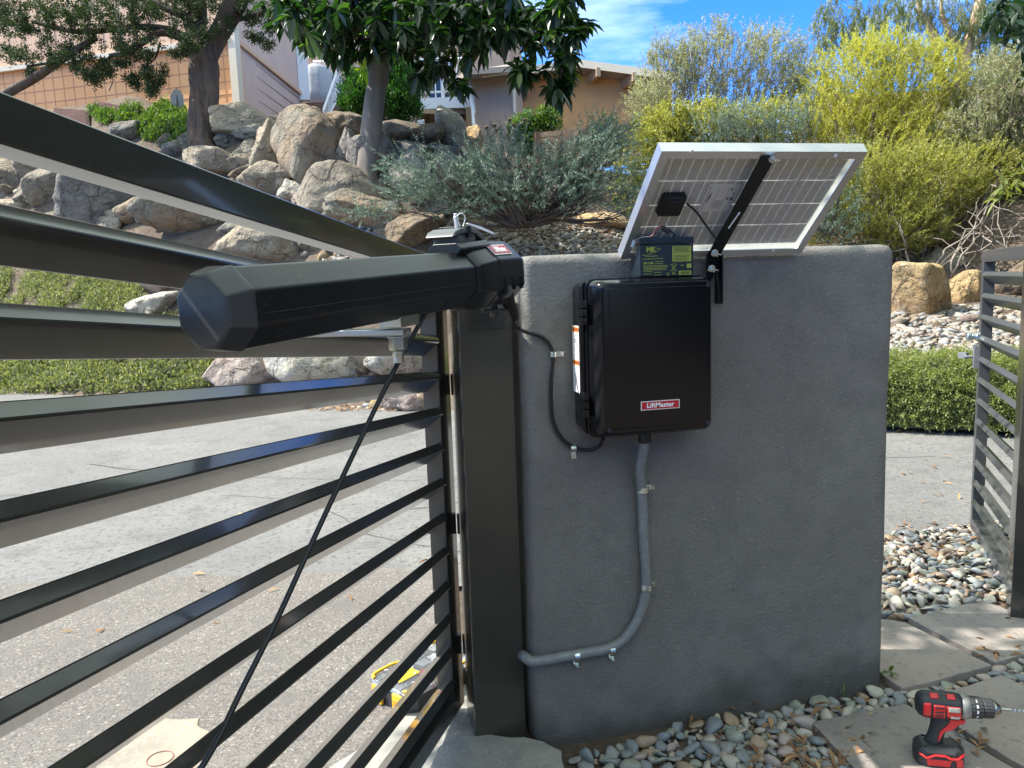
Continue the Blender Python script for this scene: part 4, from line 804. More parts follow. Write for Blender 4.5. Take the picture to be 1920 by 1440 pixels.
M_cover = mat('grey_vinyl_cover', (.36, .38, .41), .5, bump=[(3, .05, .4)])
M_glass = mat('dark_window', (.03, .04, .05), .08)
M_joint = mat('mortar_joint', (.50, .29, .18), .9); M_lapj = mat('siding_shadow_gap', (.33, .22, .18), .9)
def wallbox(mb, a, b, z0, z1, t=.2, mi=0):       # vertical wall from a to b (xy), thickness away from camera
    a = Vector((a[0], a[1], 0)); b = Vector((b[0], b[1], 0)); n_ = (b-a).cross(Vector((0, 0, 1))).normalized()
    if n_.dot(a) < 0: n_ = -n_
    mb.prism([a+Vector((0, 0, z0)), b+Vector((0, 0, z0)), b+Vector((0, 0, z1)), a+Vector((0, 0, z1))], n_*t, mi); return n_
def zat(px, py, d): return W(px, py, d).z
# garage house on the left
ga = W(-120, 200, 18.0); gb = W(447, 200, 16.0); gc = W(568, 200, 20.6)
zt = zat(445, 80, 16.0); gbase = 3.8
H1 = empty('garage_house', (gb.x, gb.y, gbase)); tag(H1, 'peach house with a square block lower wall and lap siding behind the dark tree', 'house')
mb = MB(); n1 = wallbox(mb, ga, gb, gbase, zt-.02, .25); mb.build('block_wall', M_peach, H1)
dg_ = Vector((gb.x-ga.x, gb.y-ga.y, 0)); Lg = dg_.length; dg_.normalize()
mb = MB(); bs_ = .272; k = 0
while bs_*k < Lg: p = gb-dg_*bs_*k-n1*.003; mb.box((p.x, p.y, (gbase+zt)/2), (.012, .010, zt-gbase-.06), frame(dg_, (0, 0, 1))); k += 1
for k in range(1, 10):
    c = (ga+gb)/2-n1*.004; mb.box((c.x, c.y, zt-.03-.255*k), (Lg, .010, .012), frame(dg_, (0, 0, 1)))
mb.build('block_joints', M_joint, H1)
mb = MB(); wallbox(mb, Vector(ga)-n1*.05, Vector(gb)-n1*.05, zt, zt+5.0, .3); mb.build('upper_siding', M_peach2, H1)
mb = MB(); k = 0
while .42*k < Lg: p = gb-dg_*(.2+.42*k)-n1*.052; mb.box((p.x, p.y, zt+2.5), (.02, .012, 4.98), frame(dg_, (0, 0, 1))); k += 1
mb.build('siding_grooves', M_lapj, H1)
mb = MB(); c = (ga+gb)/2-n1*.09; mb.box((c.x, c.y, zt-.01), (Lg, .08, .10), frame(dg_, (0, 0, 1))); mb.build('trim_board', M_cream, H1)
mb = MB(); c = gb-n1*.04; mb.box((c.x+.03, c.y, gbase+5), (.17, .17, 10), frame(dg_, (0, 0, 1))); mb.build('corner_board', M_cream, H1)
mb = MB(); wallbox(mb, (gb.x+.05, gb.y+.1), gc, gbase, zt+5, .2); mb.build('side_wall', M_pinkw, H1)
ds_ = Vector((gc.x-gb.x, gc.y-gb.y, 0)).normalized(); Ls = (Vector((gc.x, gc.y, 0))-Vector((gb.x, gb.y, 0))).length; ns_ = Vector((ds_.y, -ds_.x, 0))
mb = MB()
for k in range(9): c = Vector(((gb.x+gc.x)/2, (gb.y+gc.y)/2, zt-.15-.26*k))+ns_*.03; mb.box(c-ns_*.022, (Ls, .020, .022), frame(ds_, (0, 0, 1)))
mb.build('lap_siding', M_lapj, H1)
mb = MB(); c = Vector(((gb.x+gc.x)/2, (gb.y+gc.y)/2, zt-.0))+ns_*.05; mb.box(c, (Ls, .06, .09), frame(ds_, (0, 0, 1))); mb.build('trim_board', M_peach2, H1)
# entry house part further right
H2 = empty('entry_house', W(600, 200, 21)); tag(H2, 'pinkish entry wall with white column above brown deck behind the rock bank', 'house')
zd = zat(600, 195, 20.8)
mb = MB(); wallbox(mb, W(560, 190, 21.6), W(700, 190, 21.6), zd-.0, 13, .2); mb.build('entry_wall', M_pinkw, H2)
mb = MB(); wallbox(mb, W(600, 190, 22.6), W(980, 190, 22.6), 2, 11.6, .2); mb.build('rear_wall', M_taupe, H2)
mb = MB(); c = W(572, 195, 20.4); mb.box((c.x, c.y, (zd+13)/2), (.27, .2, 13-zd)); mb.build('column', M_wht, H2, bevel=.01)
mb = MB(); a_ = W(556, 196, 20.6); b_ = W(660, 196, 20.6); wallbox(mb, a_, b_, zd-.22, zd, .9); mb.build('deck_edge', M_wood, H2)
mb = MB(); wallbox(mb, (a_.x, a_.y+.3), (b_.x, b_.y+.3), 2.5, zd-.23, .1); mb.build('deck_skirt', M_wood, H2)
mb = MB(); wallbox(mb, W(605, 80, 22.3), W(640, 80, 22.3), zd, zat(620, 92, 22.3), .05); mb.build('window', M_glass, H2)
mb = MB(); wallbox(mb, W(690, 60, 22.3), W(770, 60, 22.3), zat(700, 130, 22.3), zat(700, 20, 22.3), .05); mb.build('window', M_glass, H2)
mb = MB(); c = W(604, 190, 20.9); prof = []
for k in range(40):
    t_ = k/39*2*math.pi; prof.append((c.x+.34*math.cos(t_)*(1+.05*math.sin(9*t_)), c.y+.22*math.sin(t_)*(1+.05*math.sin(7*t_)), 0))
hh = zat(604, 122, 20.9)-zd
loft([[Vector((c.x+(p[0]-c.x)*s_+dx, c.y+(p[1]-c.y)*s_, zd+z_*hh)) for p in prof] for z_, s_, dx in ((0, 1.12, 0), (.3, 1.05, 0), (.7, .98, -.01), (.88, .86, -.05), (.96, .6, -.10), (1., .2, -.14))], mb)
o = mb.build('covered_grill', M_cover, smooth=True); tag(o, 'tall object under a grey fitted cover standing beside the white column', 'covered grill')
mb = MB(); c = W(628, 190, 21.1); mb.box((c.x, c.y, zd+.35), (.5, .4, .7)); mb.lathe([(.25, 0), (.22, .12), (.05, .22)], Matrix.Translation((c.x, c.y, zd+.7)), 16); o = mb.build('covered_bench', M_cover, bevel=.05, seg=4); tag(o, 'low pale covered shape right of the tall grey covered object', 'covered furniture')
# stair railing
SR = empty('stair_railing', W(620, 215, 19.5)); tag(SR, 'white metal stair railing sloping down to the rock bank left of the green cypress', 'railing')
t0, t1 = W(637, 112, 20.6), W(606, 215, 18.0); b0, b1 = W(637, 172, 20.6), W(606, 232, 18.0); t0 = W(634, 128, 20.4); t1 = W(606, 208, 18.2); b0 = W(632, 188, 20.4); b1 = W(608, 232, 18.2)
mb = MB(); mb.tube([t0, t1], .032, 8); mb.tube([b0, b1], .022, 8); mb.tube([W(588, 116, 21.0), W(634, 114, 20.6)], .03, 8); mb.build('handrail', M_wht, SR)
mb = MB()
for k in range(11): mb.tube([t0.lerp(t1, k/10), b0.lerp(b1, k/10)], .014 if 0 < k < 10 else .03, 6)
for k in range(6): p = W(590+9*k, 116, 20.9); mb.tube([p, Vector((p.x, p.y, zd))], .013, 6)
mb.build('balusters', M_wht, SR)
# balcony house
H3 = empty('balcony_house', W(880, 280, 17.5)); tag(H3, 'taupe house with white railed balcony over an open tan underdeck', 'house')
dB = 18.0
wa, wb = W(886, 290, dB), W(966, 290, dB-.4)
mb = MB(); wallbox(mb, wa, wb, .8, zat(925, 140, dB), .25); mb.build('stucco_wall', M_taupe, H3)
wc = W(966, 290, 22.4); mb = MB(); wallbox(mb, (wb.x+.06, wb.y+.1), wc, .8, zat(925, 142, dB), .1); mb.build('return_wall', M_taupe, H3)
mb = MB(); c = W(966, 250, dB-.5); zz1 = zat(966, 148, dB-.5); mb.box((c.x, c.y, (.9+zz1)/2), (.07, .07, zz1-.9)); mb.build('downspout', M_cream, H3)
z2 = zat(830, 183, dB); z1_ = zat(830, 203, dB)
ba, bb = W(778, 200, dB), W(887, 200, dB)
mb = MB(); wallbox(mb, ba, bb, z1_, z2, .2); mb.build('balcony_fascia', M_wht, H3)
mb = MB(); wallbox(mb, (ba.x, ba.y+.25), (bb.x, bb.y+.25), z2-.06, z2-.001, 3.2); mb.build('balcony_floor', M_wood, H3)
mb = MB(); wallbox(mb, W(760, 200, 22.0), W(960, 200, 22.0), z2, z2+4, .2); mb.build('balcony_back_wall', M_taupe, H3)
mb = MB(); wallbox(mb, W(800, 160, 21.8), W(850, 160, 21.8), z2, z2+2.0, .05); mb.build('patio_door', M_glass, H3)
mb = MB()
for k in range(5):
    x_ = 790+22*k; p = W(x_, 206, dB); q = W(x_+14, 222, 20.4); mb.tube([Vector((p.x, p.y+.3, z1_-.02)), Vector((p.x+.25, p.y+2.4, z1_-.35))], .05, 4)
mb.build('joists', M_tan, H3)
ua_, ub_ = W(770, 230, 20.6), W(890, 230, 20.6)
mb = MB(); wallbox(mb, ua_, ub_, .8, z1_+.2, .15); mb.build('underdeck_wall', M_tan, H3)
mb = MB(); p = W(787, 262, dB); mb.box((p.x, p.y+.1, (.9+z1_)/2), (.09, .09, z1_-.9)); p = W(882, 262, dB); mb.box((p.x, p.y+.1, (.9+z1_)/2), (.11, .09, z1_-.9)); mb.box(((ba.x+bb.x)/2, (ba.y+bb.y)/2+.1, z1_-.06), (1.25, .07, .1)); mb.build('deck_posts', M_tan, H3)
mb = MB(); p = W(789, 229, dB-.2); mb.box(p, (.16, .10, .11)); mb.build('wall_box', M_wht, H3, bevel=.01)
zr = zat(830, 113, dB)
mb = MB(); mb.tube([Vector((ba.x, ba.y+.08, zr)), Vector((bb.x, bb.y+.08, zr))], .035, 6); mb.tube([Vector((ba.x, ba.y+.08, z2+.14)), Vector((bb.x, bb.y+.08, z2+.14))], .025, 6)
mb.build('balcony_rail', M_wht, H3)
mb = MB()
for k in range(9): p = ba.lerp(bb, k/8); mb.tube([Vector((p.x, p.y+.08, z2)), Vector((p.x, p.y+.08, zr))], .016 if k % 4 else .045, 6)
mb.build('balcony_balusters', M_wht, H3)
mb = MB(); mb.tube([W(877, 112, dB-.2), W(887, 215, dB-.6), W(891, 262, dB-1.)], .035, 6); mb.tube([W(882, 128, dB-.2), W(890, 212, dB-.6), W(887, 214, dB-.6)], .018, 6); mb.tube([W(888, 215, dB-.6), W(889, 234, dB-.8), W(893, 234, dB-.8), W(894, 262, dB-1)], .018, 6)
mb.build('side_stair_rail', M_wht, H3)
# roof of the balcony house
ra, rb = W(905, 141, dB-1.2), W(970, 143, dB-1.4)
ze = ra.z
mb = MB(); mb.prism([Vector((ra.x-.35, ra.y, ze)), Vector((rb.x, rb.y, ze)), Vector((rb.x+.2, rb.y+5, ze+.55)), Vector((ra.x-.35, ra.y+4, ze+.55))], (0, 0, .12)); mb.build('roof', M_roof, H3)
mb = MB(); wallbox(mb, (ra.x, ra.y+.12), (rb.x, rb.y-.02), ze-.02, ze+.17, .05); mb.build('gutter', M_cream, H3)
# ochre house on the right
H4 = empty('ochre_house', W(1080, 230, 23)); tag(H4, 'orange brown stucco house with low roof and exposed rafter tails behind the wispy shrubs', 'house')
dO = 23.
oa, ob_, oc = W(966, 230, dO), W(1080, 230, dO-.4), W(1260, 230, dO-1)
def ridge(px, py, d): return zat(px, py, d)
mb = MB(); q = [(966, 152, dO), (1080, 128, dO-.4), (1260, 156, dO-1)]
P3 = [W(966, 300, dO), W(1260, 300, dO-1), W(1260, 156, dO-1), W(1080, 134, dO-.4), W(966, 150, dO)]
mb.prism(P3, (.1, .6, 0)); mb.build('stucco_wall', M_brownst, H4)
def eave(a, b, t, dz, m, nm, dpt=.9):
    mb = MB(); mb.prism([a, b, b+Vector((0, 0, dz)), a+Vector((0, 0, dz))], (0, dpt, 0)); mb.build(nm, m, H4)
e0, e1, e2 = W(940, 141, dO-1), W(1084, 122, dO-1.2), W(1275, 148, dO-1.8)
eave(e0, e1, 0, .14, M_roof, 'roof', 3); eave(e1+Vector((.002, 0, 0)), e2, 0, .14, M_roof, 'roof', 3)
for a_, b_ in ((e0, e1), (e1, e2)):
    mb = MB(); mb.prism([a_+Vector((0, -.03, -.06)), b_+Vector((0, -.03, -.06)), b_+Vector((0, -.03, .15)), a_+Vector((0, -.03, .15))], (0, .025, 0)); mb.build('fascia', M_cream, H4)
for px in (1122, 1190, 1240):
    t_ = (px-1084)/(1275-1084); p = e1.lerp(e2, t_); mb = MB(); mb.box(p+Vector((0, .45, -.12)), (.12, 1., .24)); mb.build('rafter_tail', M_tan, H4)
mb = MB(); wallbox(mb, W(966, 216, dO-.1), W(996, 216, dO-.1), zat(980, 222, dO), zat(980, 207, dO), .04); mb.build('window', M_wht, H4)
mb = MB(); wallbox(mb, W(970, 216, dO-.15), W(992, 216, dO-.15), zat(980, 219, dO), zat(980, 210, dO), .02); mb.build('window_pane', M_cover, H4)
# wooden fence
FN = empty('board_fence', W(1070, 270, 15)); tag(FN, 'weathered brown horizontal board fence behind the blue green shrub', 'fence')
for k in range(7):
    mb = MB(); a_ = W(1000, 252, 15.5); b_ = W(1240, 222, 14.5); zz = 1.31+(zat(1070, 238, 15)-1.31)-.115*k; wallbox(mb, a_, b_, zz-.10, zz, .025); mb.build('board', M_wood, FN)
for px in (1010, 1100, 1190):
    mb = MB(); a_ = W(px, 250, 15.4); zz = zat(1070, 236, 15); mb.box((a_.x, a_.y+.1, zz-.6), (.1, .1, 1.2)); mb.build('fence_post', M_wood, FN)
# small paddle sign near the dark tree
p, d = smp(332, 226, 15.5); SG = empty('paddle_sign', p); tag(SG, 'small pale paddle shaped sign on a stake left of the dark trunk', 'sign')
mb = MB(); mb.tube([p, W(332, 166, d)], .012, 6); mb.build('stake', M_ink, SG)
mb = MB(); c = W(332, 186, d); pr_ = [c+right*x_*.125+Vector((0, 0, z_*.2)) for x_, z_ in ((-.55, -1), (.55, -1), (.95, -.4), (.95, .3), (.6, .75), (0, 1), (-.6, .75), (-.95, .3), (-.95, -.4))]; mb.prism(pr_, fwd*.015); mb.build('sign_board', M_cover, SG)
# mulch strip by the garage wall
mb = MB(); pts = [smp(px, py, 15)[0] for px, py in ((20, 175), (60, 158), (160, 178), (290, 212), (280, 222), (200, 212), (90, 200))]
rw = []
for i in range(26):
    t_ = i/25; a_ = smp(10+275*t_, 164+50*t_, 15.5)[0]; b_ = smp(10+285*t_, 200+22*t_, 15)[0]; rw.append((a_, b_))
vs = []; fs = []
for i, (a_, b_) in enumerate(rw):
    for k in range(5): q = a_.lerp(b_, k/4); vs.append((q.x, q.y, hz(q.x, q.y)+.05))
for i in range(25):
    for k in range(4): a = i*5+k; fs.append((a, a+1, a+6, a+5))
mb.add(vs, fs); o = mb.build('mulch_bed', M_mulch, smooth=True); tag(o, 'dark red bark mulch along the foot of the peach block wall', 'mulch', kind='stuff')
# ------------------------------------------------------------------ vegetation
def unit(a): return a/np.maximum(np.linalg.norm(a, axis=-1, keepdims=True), 1e-9)
def leaf_quads(P, D, L_, W_, rg_, up=(0, 0, 1), fold=.0, droop=0.):
    n = len(P); D = unit(D); up = np.broadcast_to(np.array(up, float), D.shape)+rg_.normal(0, .45, D.shape); S_ = unit(np.cross(D, up)); N_ = np.cross(S_, D)
    L_ = np.broadcast_to(np.asarray(L_, float), (n,))[:, None]; W_ = np.broadcast_to(np.asarray(W_, float), (n,))[:, None]
    V_ = np.empty((n, 4, 3)); V_[:, 0] = P; V_[:, 1] = P+D*L_*.45+S_*W_*.5+N_*W_*fold; V_[:, 2] = P+D*L_+np.array((0, 0, -1))*L_*droop; V_[:, 3] = P+D*L_*.45-S_*W_*.5+N_*W_*fold
    i = np.arange(n)[:, None]*4; return V_.reshape(-1, 3), i+np.array([[0, 1, 2, 3]])
def big_leaves(P, D, L_, W_, rg_, droop=.35):
    n = len(P); D = unit(D); up = np.array((0, 0, 1.))+rg_.normal(0, .25, D.shape); S_ = unit(np.cross(D, up)); N_ = np.cross(S_, D); L_ = np.asarray(L_)[:, None]; W_ = np.asarray(W_)[:, None]
    tt = [0, .3, .65, 1.]; ww = [0.06, .85, .95, 0.02]; st = []
    for t, w_ in zip(tt, ww):
        C = P+D*L_*t+np.array((0, 0, -1))*L_*droop*t*t; st.append(np.stack([C+S_*W_*w_*.5+N_*W_*.16*w_, C, C-S_*W_*w_*.5+N_*W_*.16*w_], 1))
    V_ = np.concatenate(st, 1); q = []
    for k in range(3):
        for j in range(2): q.append([k*3+j, k*3+j+1, k*3+3+j+1, k*3+3+j])
    i = np.arange(n)[:, None, None]*12; return V_.reshape(-1, 3), (i+np.array(q)[None]).reshape(-1, 4)
def ell_pts(rg_, c, r, n, shell=0.):
    d = unit(rg_.normal(size=(n, 3))); rad = rg_.uniform(shell, 1, n)**(1/3 if not shell else .6); return np.array(c)+d*rad[:, None]*np.array(r)
def sprays(P, D, rg_, Ls, nl, ll, lw, ang=.9, curve=.25):
    """feathery twigs: stems start at P along D with nl leaf pairs each."""
    n = len(P); D = unit(D); Ls = np.broadcast_to(Ls, (n,)); t = np.linspace(.1, 1, nl); bend = rg_.normal(0, curve, (n, 3))
    base = P[:, None]+D[:, None]*(Ls[:, None]*t)[..., None]+bend[:, None]*(Ls[:, None]*t**2)[..., None]
    tg = unit(D[:, None]+2*bend[:, None]*t[None, :, None]); sdv = unit(np.cross(tg, rg_.normal(size=(n, 1, 3))))
    ph = rg_.uniform(0, 6.28, (n, nl, 1)); oth = np.cross(tg, sdv); sdv = sdv*np.cos(ph)+oth*np.sin(ph)
    out_p = []; out_d = []
    for s_ in (-1, 1): out_p.append(base.reshape(-1, 3)); out_d.append((tg*math.cos(ang)+s_*sdv*math.sin(ang)).reshape(-1, 3))
    P2 = np.concatenate(out_p); D2 = np.concatenate(out_d); V_, F_ = leaf_quads(P2, D2, rg_.uniform(.7, 1.2, len(P2))*ll, lw, rg_)
    # stems as thin quads
    a = base[:, 0]; b = base[:, -1]; sw = unit(np.cross(b-a, np.array((.3, -1, .2))))*.0025; n0 = len(V_)
    V2 = np.stack([a-sw, a+sw, b+sw*.3, b-sw*.3], 1).reshape(-1, 3); F2 = n0+np.arange(n)[:, None]*4+np.array([[0, 1, 2, 3]])
    return np.vstack([V_, V2]), np.vstack([F_, F2])
def branch_mesh(name, paths, m, parent, seg=6):
    mb = MB()
    for pts_, r0, r1 in paths: n = len(pts_); mb.tube(pts_, [r0+(r1-r0)*i/(n-1) for i in range(n)], seg)
    return mb.build(name, m, parent, smooth=True)
def wig(a, b, k, amp, seed, sag=0):
    a = Vector(a); b = Vector(b); o_ = []; L_ = (b-a).length
    for i in range(k+1):
        t_ = i/k; e = math.sin(math.pi*t_); q = a.lerp(b, t_); o_.append(q+Vector((noise.noise(Vector((t_*3, seed, 0))), noise.noise(Vector((t_*3, seed, 5))), noise.noise(Vector((t_*3, seed, 9)))))*amp*L_*e*2+Vector((0, 0, sag*L_*e)))
    return o_
def bark(name, a, b, sc=(14, 14, 2.5), rough=.9, dist=.03):
    m = mat(name, a, rough); t = m.node_tree; p = t.nodes['Principled BSDF']; tc = t.nodes.new('ShaderNodeTexCoord'); mp = t.nodes.new('ShaderNodeMapping'); mp.inputs['Scale'].default_value = sc
    n = t.nodes.new('ShaderNodeTexNoise'); n.inputs['Scale'].default_value = 1.; n.inputs['Detail'].default_value = 6; n.inputs['Roughness'].default_value = .65; t.links.new(tc.outputs['Object'], mp.inputs[0]); t.links.new(mp.outputs[0], n.inputs[0])
    r = t.nodes.new('ShaderNodeMapRange'); r.inputs[1].default_value = .35; r.inputs[2].default_value = .65; t.links.new(n.outputs[0], r.inputs[0]); x = t.nodes.new('ShaderNodeMixRGB'); x.inputs[1].default_value = (*a, 1); x.inputs[2].default_value = (*b, 1); t.links.new(r.outputs[0], x.inputs[0]); t.links.new(x.outputs[0], p.inputs['Base Color'])
    bu = t.nodes.new('ShaderNodeBump'); bu.inputs['Distance'].default_value = dist; bu.inputs['Strength'].default_value = .9; t.links.new(n.outputs[0], bu.inputs['Height']); t.links.new(bu.outputs[0], p.inputs['Normal']); return m
M_jbark = bark('juniper_bark', (.13, .085, .06), (.045, .032, .025)); M_lbark = bark('smooth_bark', (.19, .155, .125), (.13, .108, .088), (8, 8, 2), .85, .01)
M_twig = bark('twig_bark', (.13, .10, .08), (.07, .055, .045)); M_gtwig = bark('pale_twig_bark', (.34, .29, .24), (.20, .17, .14)); M_ebark = bark('eucalyptus_bark', (.52, .36, .25), (.40, .27, .19), (3, 3, 1), .8, .02)
L_jun = leafmat('juniper_foliage', (.018, .036, .012), (.055, .085, .024), (.12, .085, .045), .7, .15)
L_loq = leafmat('broad_leaf', (.008, .020, .010), (.022, .045, .018), (.14, .22, .03), .32, .28, (1.6, 2.6, .5))
L_cyp = leafmat('cypress_foliage', (.015, .06, .010), (.06, .16, .025), None, .6, .3)
L_blue = leafmat('blue_green_foliage', (.07, .11, .085), (.24, .31, .25), (.24, .15, .12), .6, .2, (1.1, 1.3, .9))
L_sage = leafmat('grey_green_foliage', (.20, .205, .13), (.44, .44, .30), (.36, .20, .16), .6, .35, (1.3, 1.4, .8))
L_yel = leafmat('yellow_green_foliage', (.25, .27, .06), (.56, .54, .15), (.45, .38, .18), .6, .45, (1.4, 1.4, .5))
L_oliv = leafmat('olive_foliage', (.16, .175, .045), (.46, .44, .14), (.42, .36, .16), .6, .4, (1.4, 1.5, .6))
L_mid = leafmat('green_foliage', (.04, .09, .02), (.13, .20, .04), (.30, .32, .10), .55, .35)
L_ivy = leafmat('ground_foliage', (.095, .105, .055), (.28, .285, .15), (.48, .45, .26), .6, .35)
L_euc = leafmat('eucalyptus_foliage', (.08, .10, .045), (.22, .24, .11), (.22, .17, .08), .5, .35)
def clump(name, parts, m, parent=None):
    V_ = []; F_ = []; o_ = 0
    for v, f in parts: V_.append(v); F_.append(f+o_); o_ += len(v)
    return np_mesh(name, np.vstack(V_), np.vstack(F_), m, parent)
# --- dark juniper tree, upper left
base, dj = smp(385, 268, 13.5); base = W(385, 272, dj-.3); dj -= .3
JT = empty('juniper_tree', base); tag(JT, 'dark juniper tree with rugged twisted trunk and scaly foliage at upper left', 'tree')
mb = MB(); 
def trunk_tube(mb, pts_, rad, seg=20, lob=.2, seed=0):
    n = len(pts_); b0 = len(mb.v); vs = []
    a = Vector((1, 0, 0))
    for i, p in enumerate(pts_):
        t2 = (pts_[min(i+1, n-1)]-pts_[max(i-1, 0)]).normalized(); a = (a-t2*a.dot(t2)).normalized(); b = t2.cross(a)
        for k in range(seg):
            th_ = 2*math.pi*k/seg; w_ = 1+lob*math.sin(5*th_+i*.35)+lob*.7*math.sin(3*th_-i*.22+seed)+lob*.5*noise.noise(Vector((math.cos(th_)*2, math.sin(th_)*2, i*.4+seed))); vs.append(p+(a*math.cos(th_)+b*math.sin(th_))*rad[i]*w_)
    mb.add(vs, [(i*seg+k, i*seg+(k+1) % seg, (i+1)*seg+(k+1) % seg, (i+1)*seg+k) for i in range(n-1) for k in range(seg)])
tp_ = catmull([W(386, 292, dj), W(383, 265, dj), W(384, 200, dj), W(380, 140, dj), W(382, 100, dj)], 7); r0 = 28/F_PX*dj
trunk_tube(mb, tp_, [r0*(1.28-.34*min(1, i/7)-.08*i/len(tp_)) for i in range(len(tp_))], 26, .13)
br_ = [([(384, 118), (400, 80), (422, 40), (440, -10), (455, -60)], .72, .5), ([(376, 118), (368, 70), (372, 20), (366, -60)], .75, .5), ([(372, 120), (350, 78), (300, 62), (240, 98), (205, 104)], .34, .12), ([(392, 130), (408, 95), (445, 30), (470, -20)], .30, .2), ([(366, 90), (330, 60), (260, 50), (150, 60), (60, 40)], .3, .12), ([(-30, 205), (20, 172), (60, 148), (100, 122), (135, 100), (180, 70)], .34, .2), ([(370, 40), (300, 10), (220, -20)], .3, .2), ([(240, 98), (200, 110), (190, 130)], .1, .04), ([(300, 80), (290, 110), (262, 130)], .08, .03), ([(420, 45), (470, 30), (520, 10)], .2, .08), ([(50, 125), (100, 118), (140, 122)], .1, .05), ([(205, 170), (212, 150), (206, 138)], .03, .02)]
for pts_, a_, b_ in br_: trunk_tube(mb, catmull([W(x_, y_, dj+.15*math.sin(i*1.3)) for i, (x_, y_) in enumerate(pts_)], 6), [r0*(a_+(b_-a_)*i/((len(pts_)-1)*6)) for i in range((len(pts_)-1)*6+1)], 10, .1, a_*9)
mb.build('trunk', M_jbark, JT, smooth=True)
rg_ = np.random.default_rng(21); jc = [(120, 40, 42), (165, 30, 45), (205, 60, 42), (160, 80, 35), (100, 75, 30), (240, 30, 48), (285, 50, 40), (250, 85, 30), (320, 30, 46), (345, 65, 34), (370, 25, 40), (405, 45, 34), (200, 10, 45), (140, 5, 45), (300, 0, 45), (400, 0, 40), (350, 85, 24), (225, 110, 28), (175, 120, 30), (130, 105, 26), (205, 130, 22), (150, 140, 20), (185, 155, 20), (270, 140, 18), (300, 145, 20), (250, 150, 14), (285, 165, 14), (12, 60, 30), (20, 15, 28), (35, 95, 26), (10, 118, 28), (45, 50, 14), (440, 20, 26), (480, 35, 24), (490, 70, 20), (515, 55, 18), (455, 0, 28), (520, 15, 24), (88, 35, 22), (60, 140, 8), (5, 30, 20), (340, 95, 14), (270, 100, 16), (95, 110, 14), (240, 0, 40), (90, 0, 40), (350, -10, 40), (500, -10, 35)]
pr = []
for (x_, y_, r_) in jc:
    for q in range(3):
        c = np.array(W(x_+rg_.normal(0, r_*.35), y_+rg_.normal(0, r_*.35), dj+rg_.uniform(-.7, .6))); rad = r_/F_PX*dj*rg_.uniform(.5, .8)
        nb = max(6, int(rad*rad*170)); sub = ell_pts(rg_, c, (rad, rad, rad*.75), nb, .4)
        for sc in sub:
            dr = unit(sc-c+rg_.normal(0, .05, 3)+np.array((0, 0, .05))); n = 64; D = unit(dr+rg_.normal(0, .5, (n, 3))); P = sc+rg_.normal(0, .038, (n, 3)); pr.append(leaf_quads(P, D, rg_.uniform(.025, .06, n), .022, rg_))
clump('crown', pr, L_jun, JT)
# --- broad-leaved tree with smooth pale trunk
tb, dl = smp(690, 330, 11.5); dl -= .25
LT = empty('loquat_tree', W(688, 332, dl)); tag(LT, 'broad leaved tree with smooth pale trunk growing out of the rock bank', 'tree')
mb = MB(); tp_ = catmull([W(684, 345, dl), W(688, 325, dl), W(694, 270, dl), (W(702, 190, dl)), W(710, 130, dl), W(714, 85, dl), W(722, 30, dl), W(726, -60, dl)], 6); r0 = 20/F_PX*dl
trunk_tube(mb, tp_, [r0*(1.45-.42*min(1, i/6)-.18*i/len(tp_)) for i in range(len(tp_))], 22, .03)
for pts_, a_, b_ in [([(712, 100), (690, 60), (640, 20), (600, -20)], .5, .2), ([(716, 80), (770, 40), (830, 10)], .5, .25), ([(720, 50), (800, 60), (880, 50), (960, 60), (1030, 90), (1042, 125)], .4, .08), ([(830, 30), (930, -5), (1060, 0)], .3, .1), ([(712, 110), (760, 100), (820, 140), (850, 150)], .25, .08), ([(960, 60), (985, 100), (975, 130)], .12, .06), ([(700, 60), (630, 50), (590, 60)], .3, .08), ([(1030, 85), (1048, 130), (1045, 165)], .1, .05)]:
    trunk_tube(mb, catmull([W(x_, y_, dl-.3*math.sin(i*1.1)) for i, (x_, y_) in enumerate(pts_)], 6), [r0*(a_+(b_-a_)*i/((len(pts_)-1)*6)) for i in range((len(pts_)-1)*6+1)], 10, .03)
mb.build('trunk', M_lbark, LT, smooth=True)
lc = [(560, 20, 45, 9), (610, 30, 45, 12), (600, 65, 30, 7), (650, 10, 45, 12), (660, 60, 40, 11), (700, 20, 40, 12), (715, 75, 26, 6), (760, 15, 48, 14), (745, 65, 35, 9), (800, 50, 45, 13), (790, 85, 24, 5), (850, 20, 48, 14), (860, 60, 36, 8), (905, 30, 45, 11), (920, 65, 24, 4), (960, 15, 45, 12), (975, 50, 28, 7), (1010, 25, 40, 10), (1035, 55, 24, 6), (1055, 25, 28, 7), (1065, 60, 20, 4), (975, 135, 18, 4), (990, 120, 14, 3), (1050, 135, 20, 4), (1047, 160, 20, 4), (1062, 105, 14, 3), (820, 115, 18, 3), (846, 140, 14, 2), (862, 160, 12, 2), (640, 95, 20, 4), (575, 65, 20, 4), (700, 95, 12, 3), (780, 140, 14, 3), (545, 0, 35, 8), (690, -20, 60, 12), (820, -25, 60, 14), (940, -25, 60, 14), (1040, -20, 40, 9), (880, 105, 14, 2), (1000, 85, 12, 2)]
P_ = []; D_ = []; LL = []; tipc = []
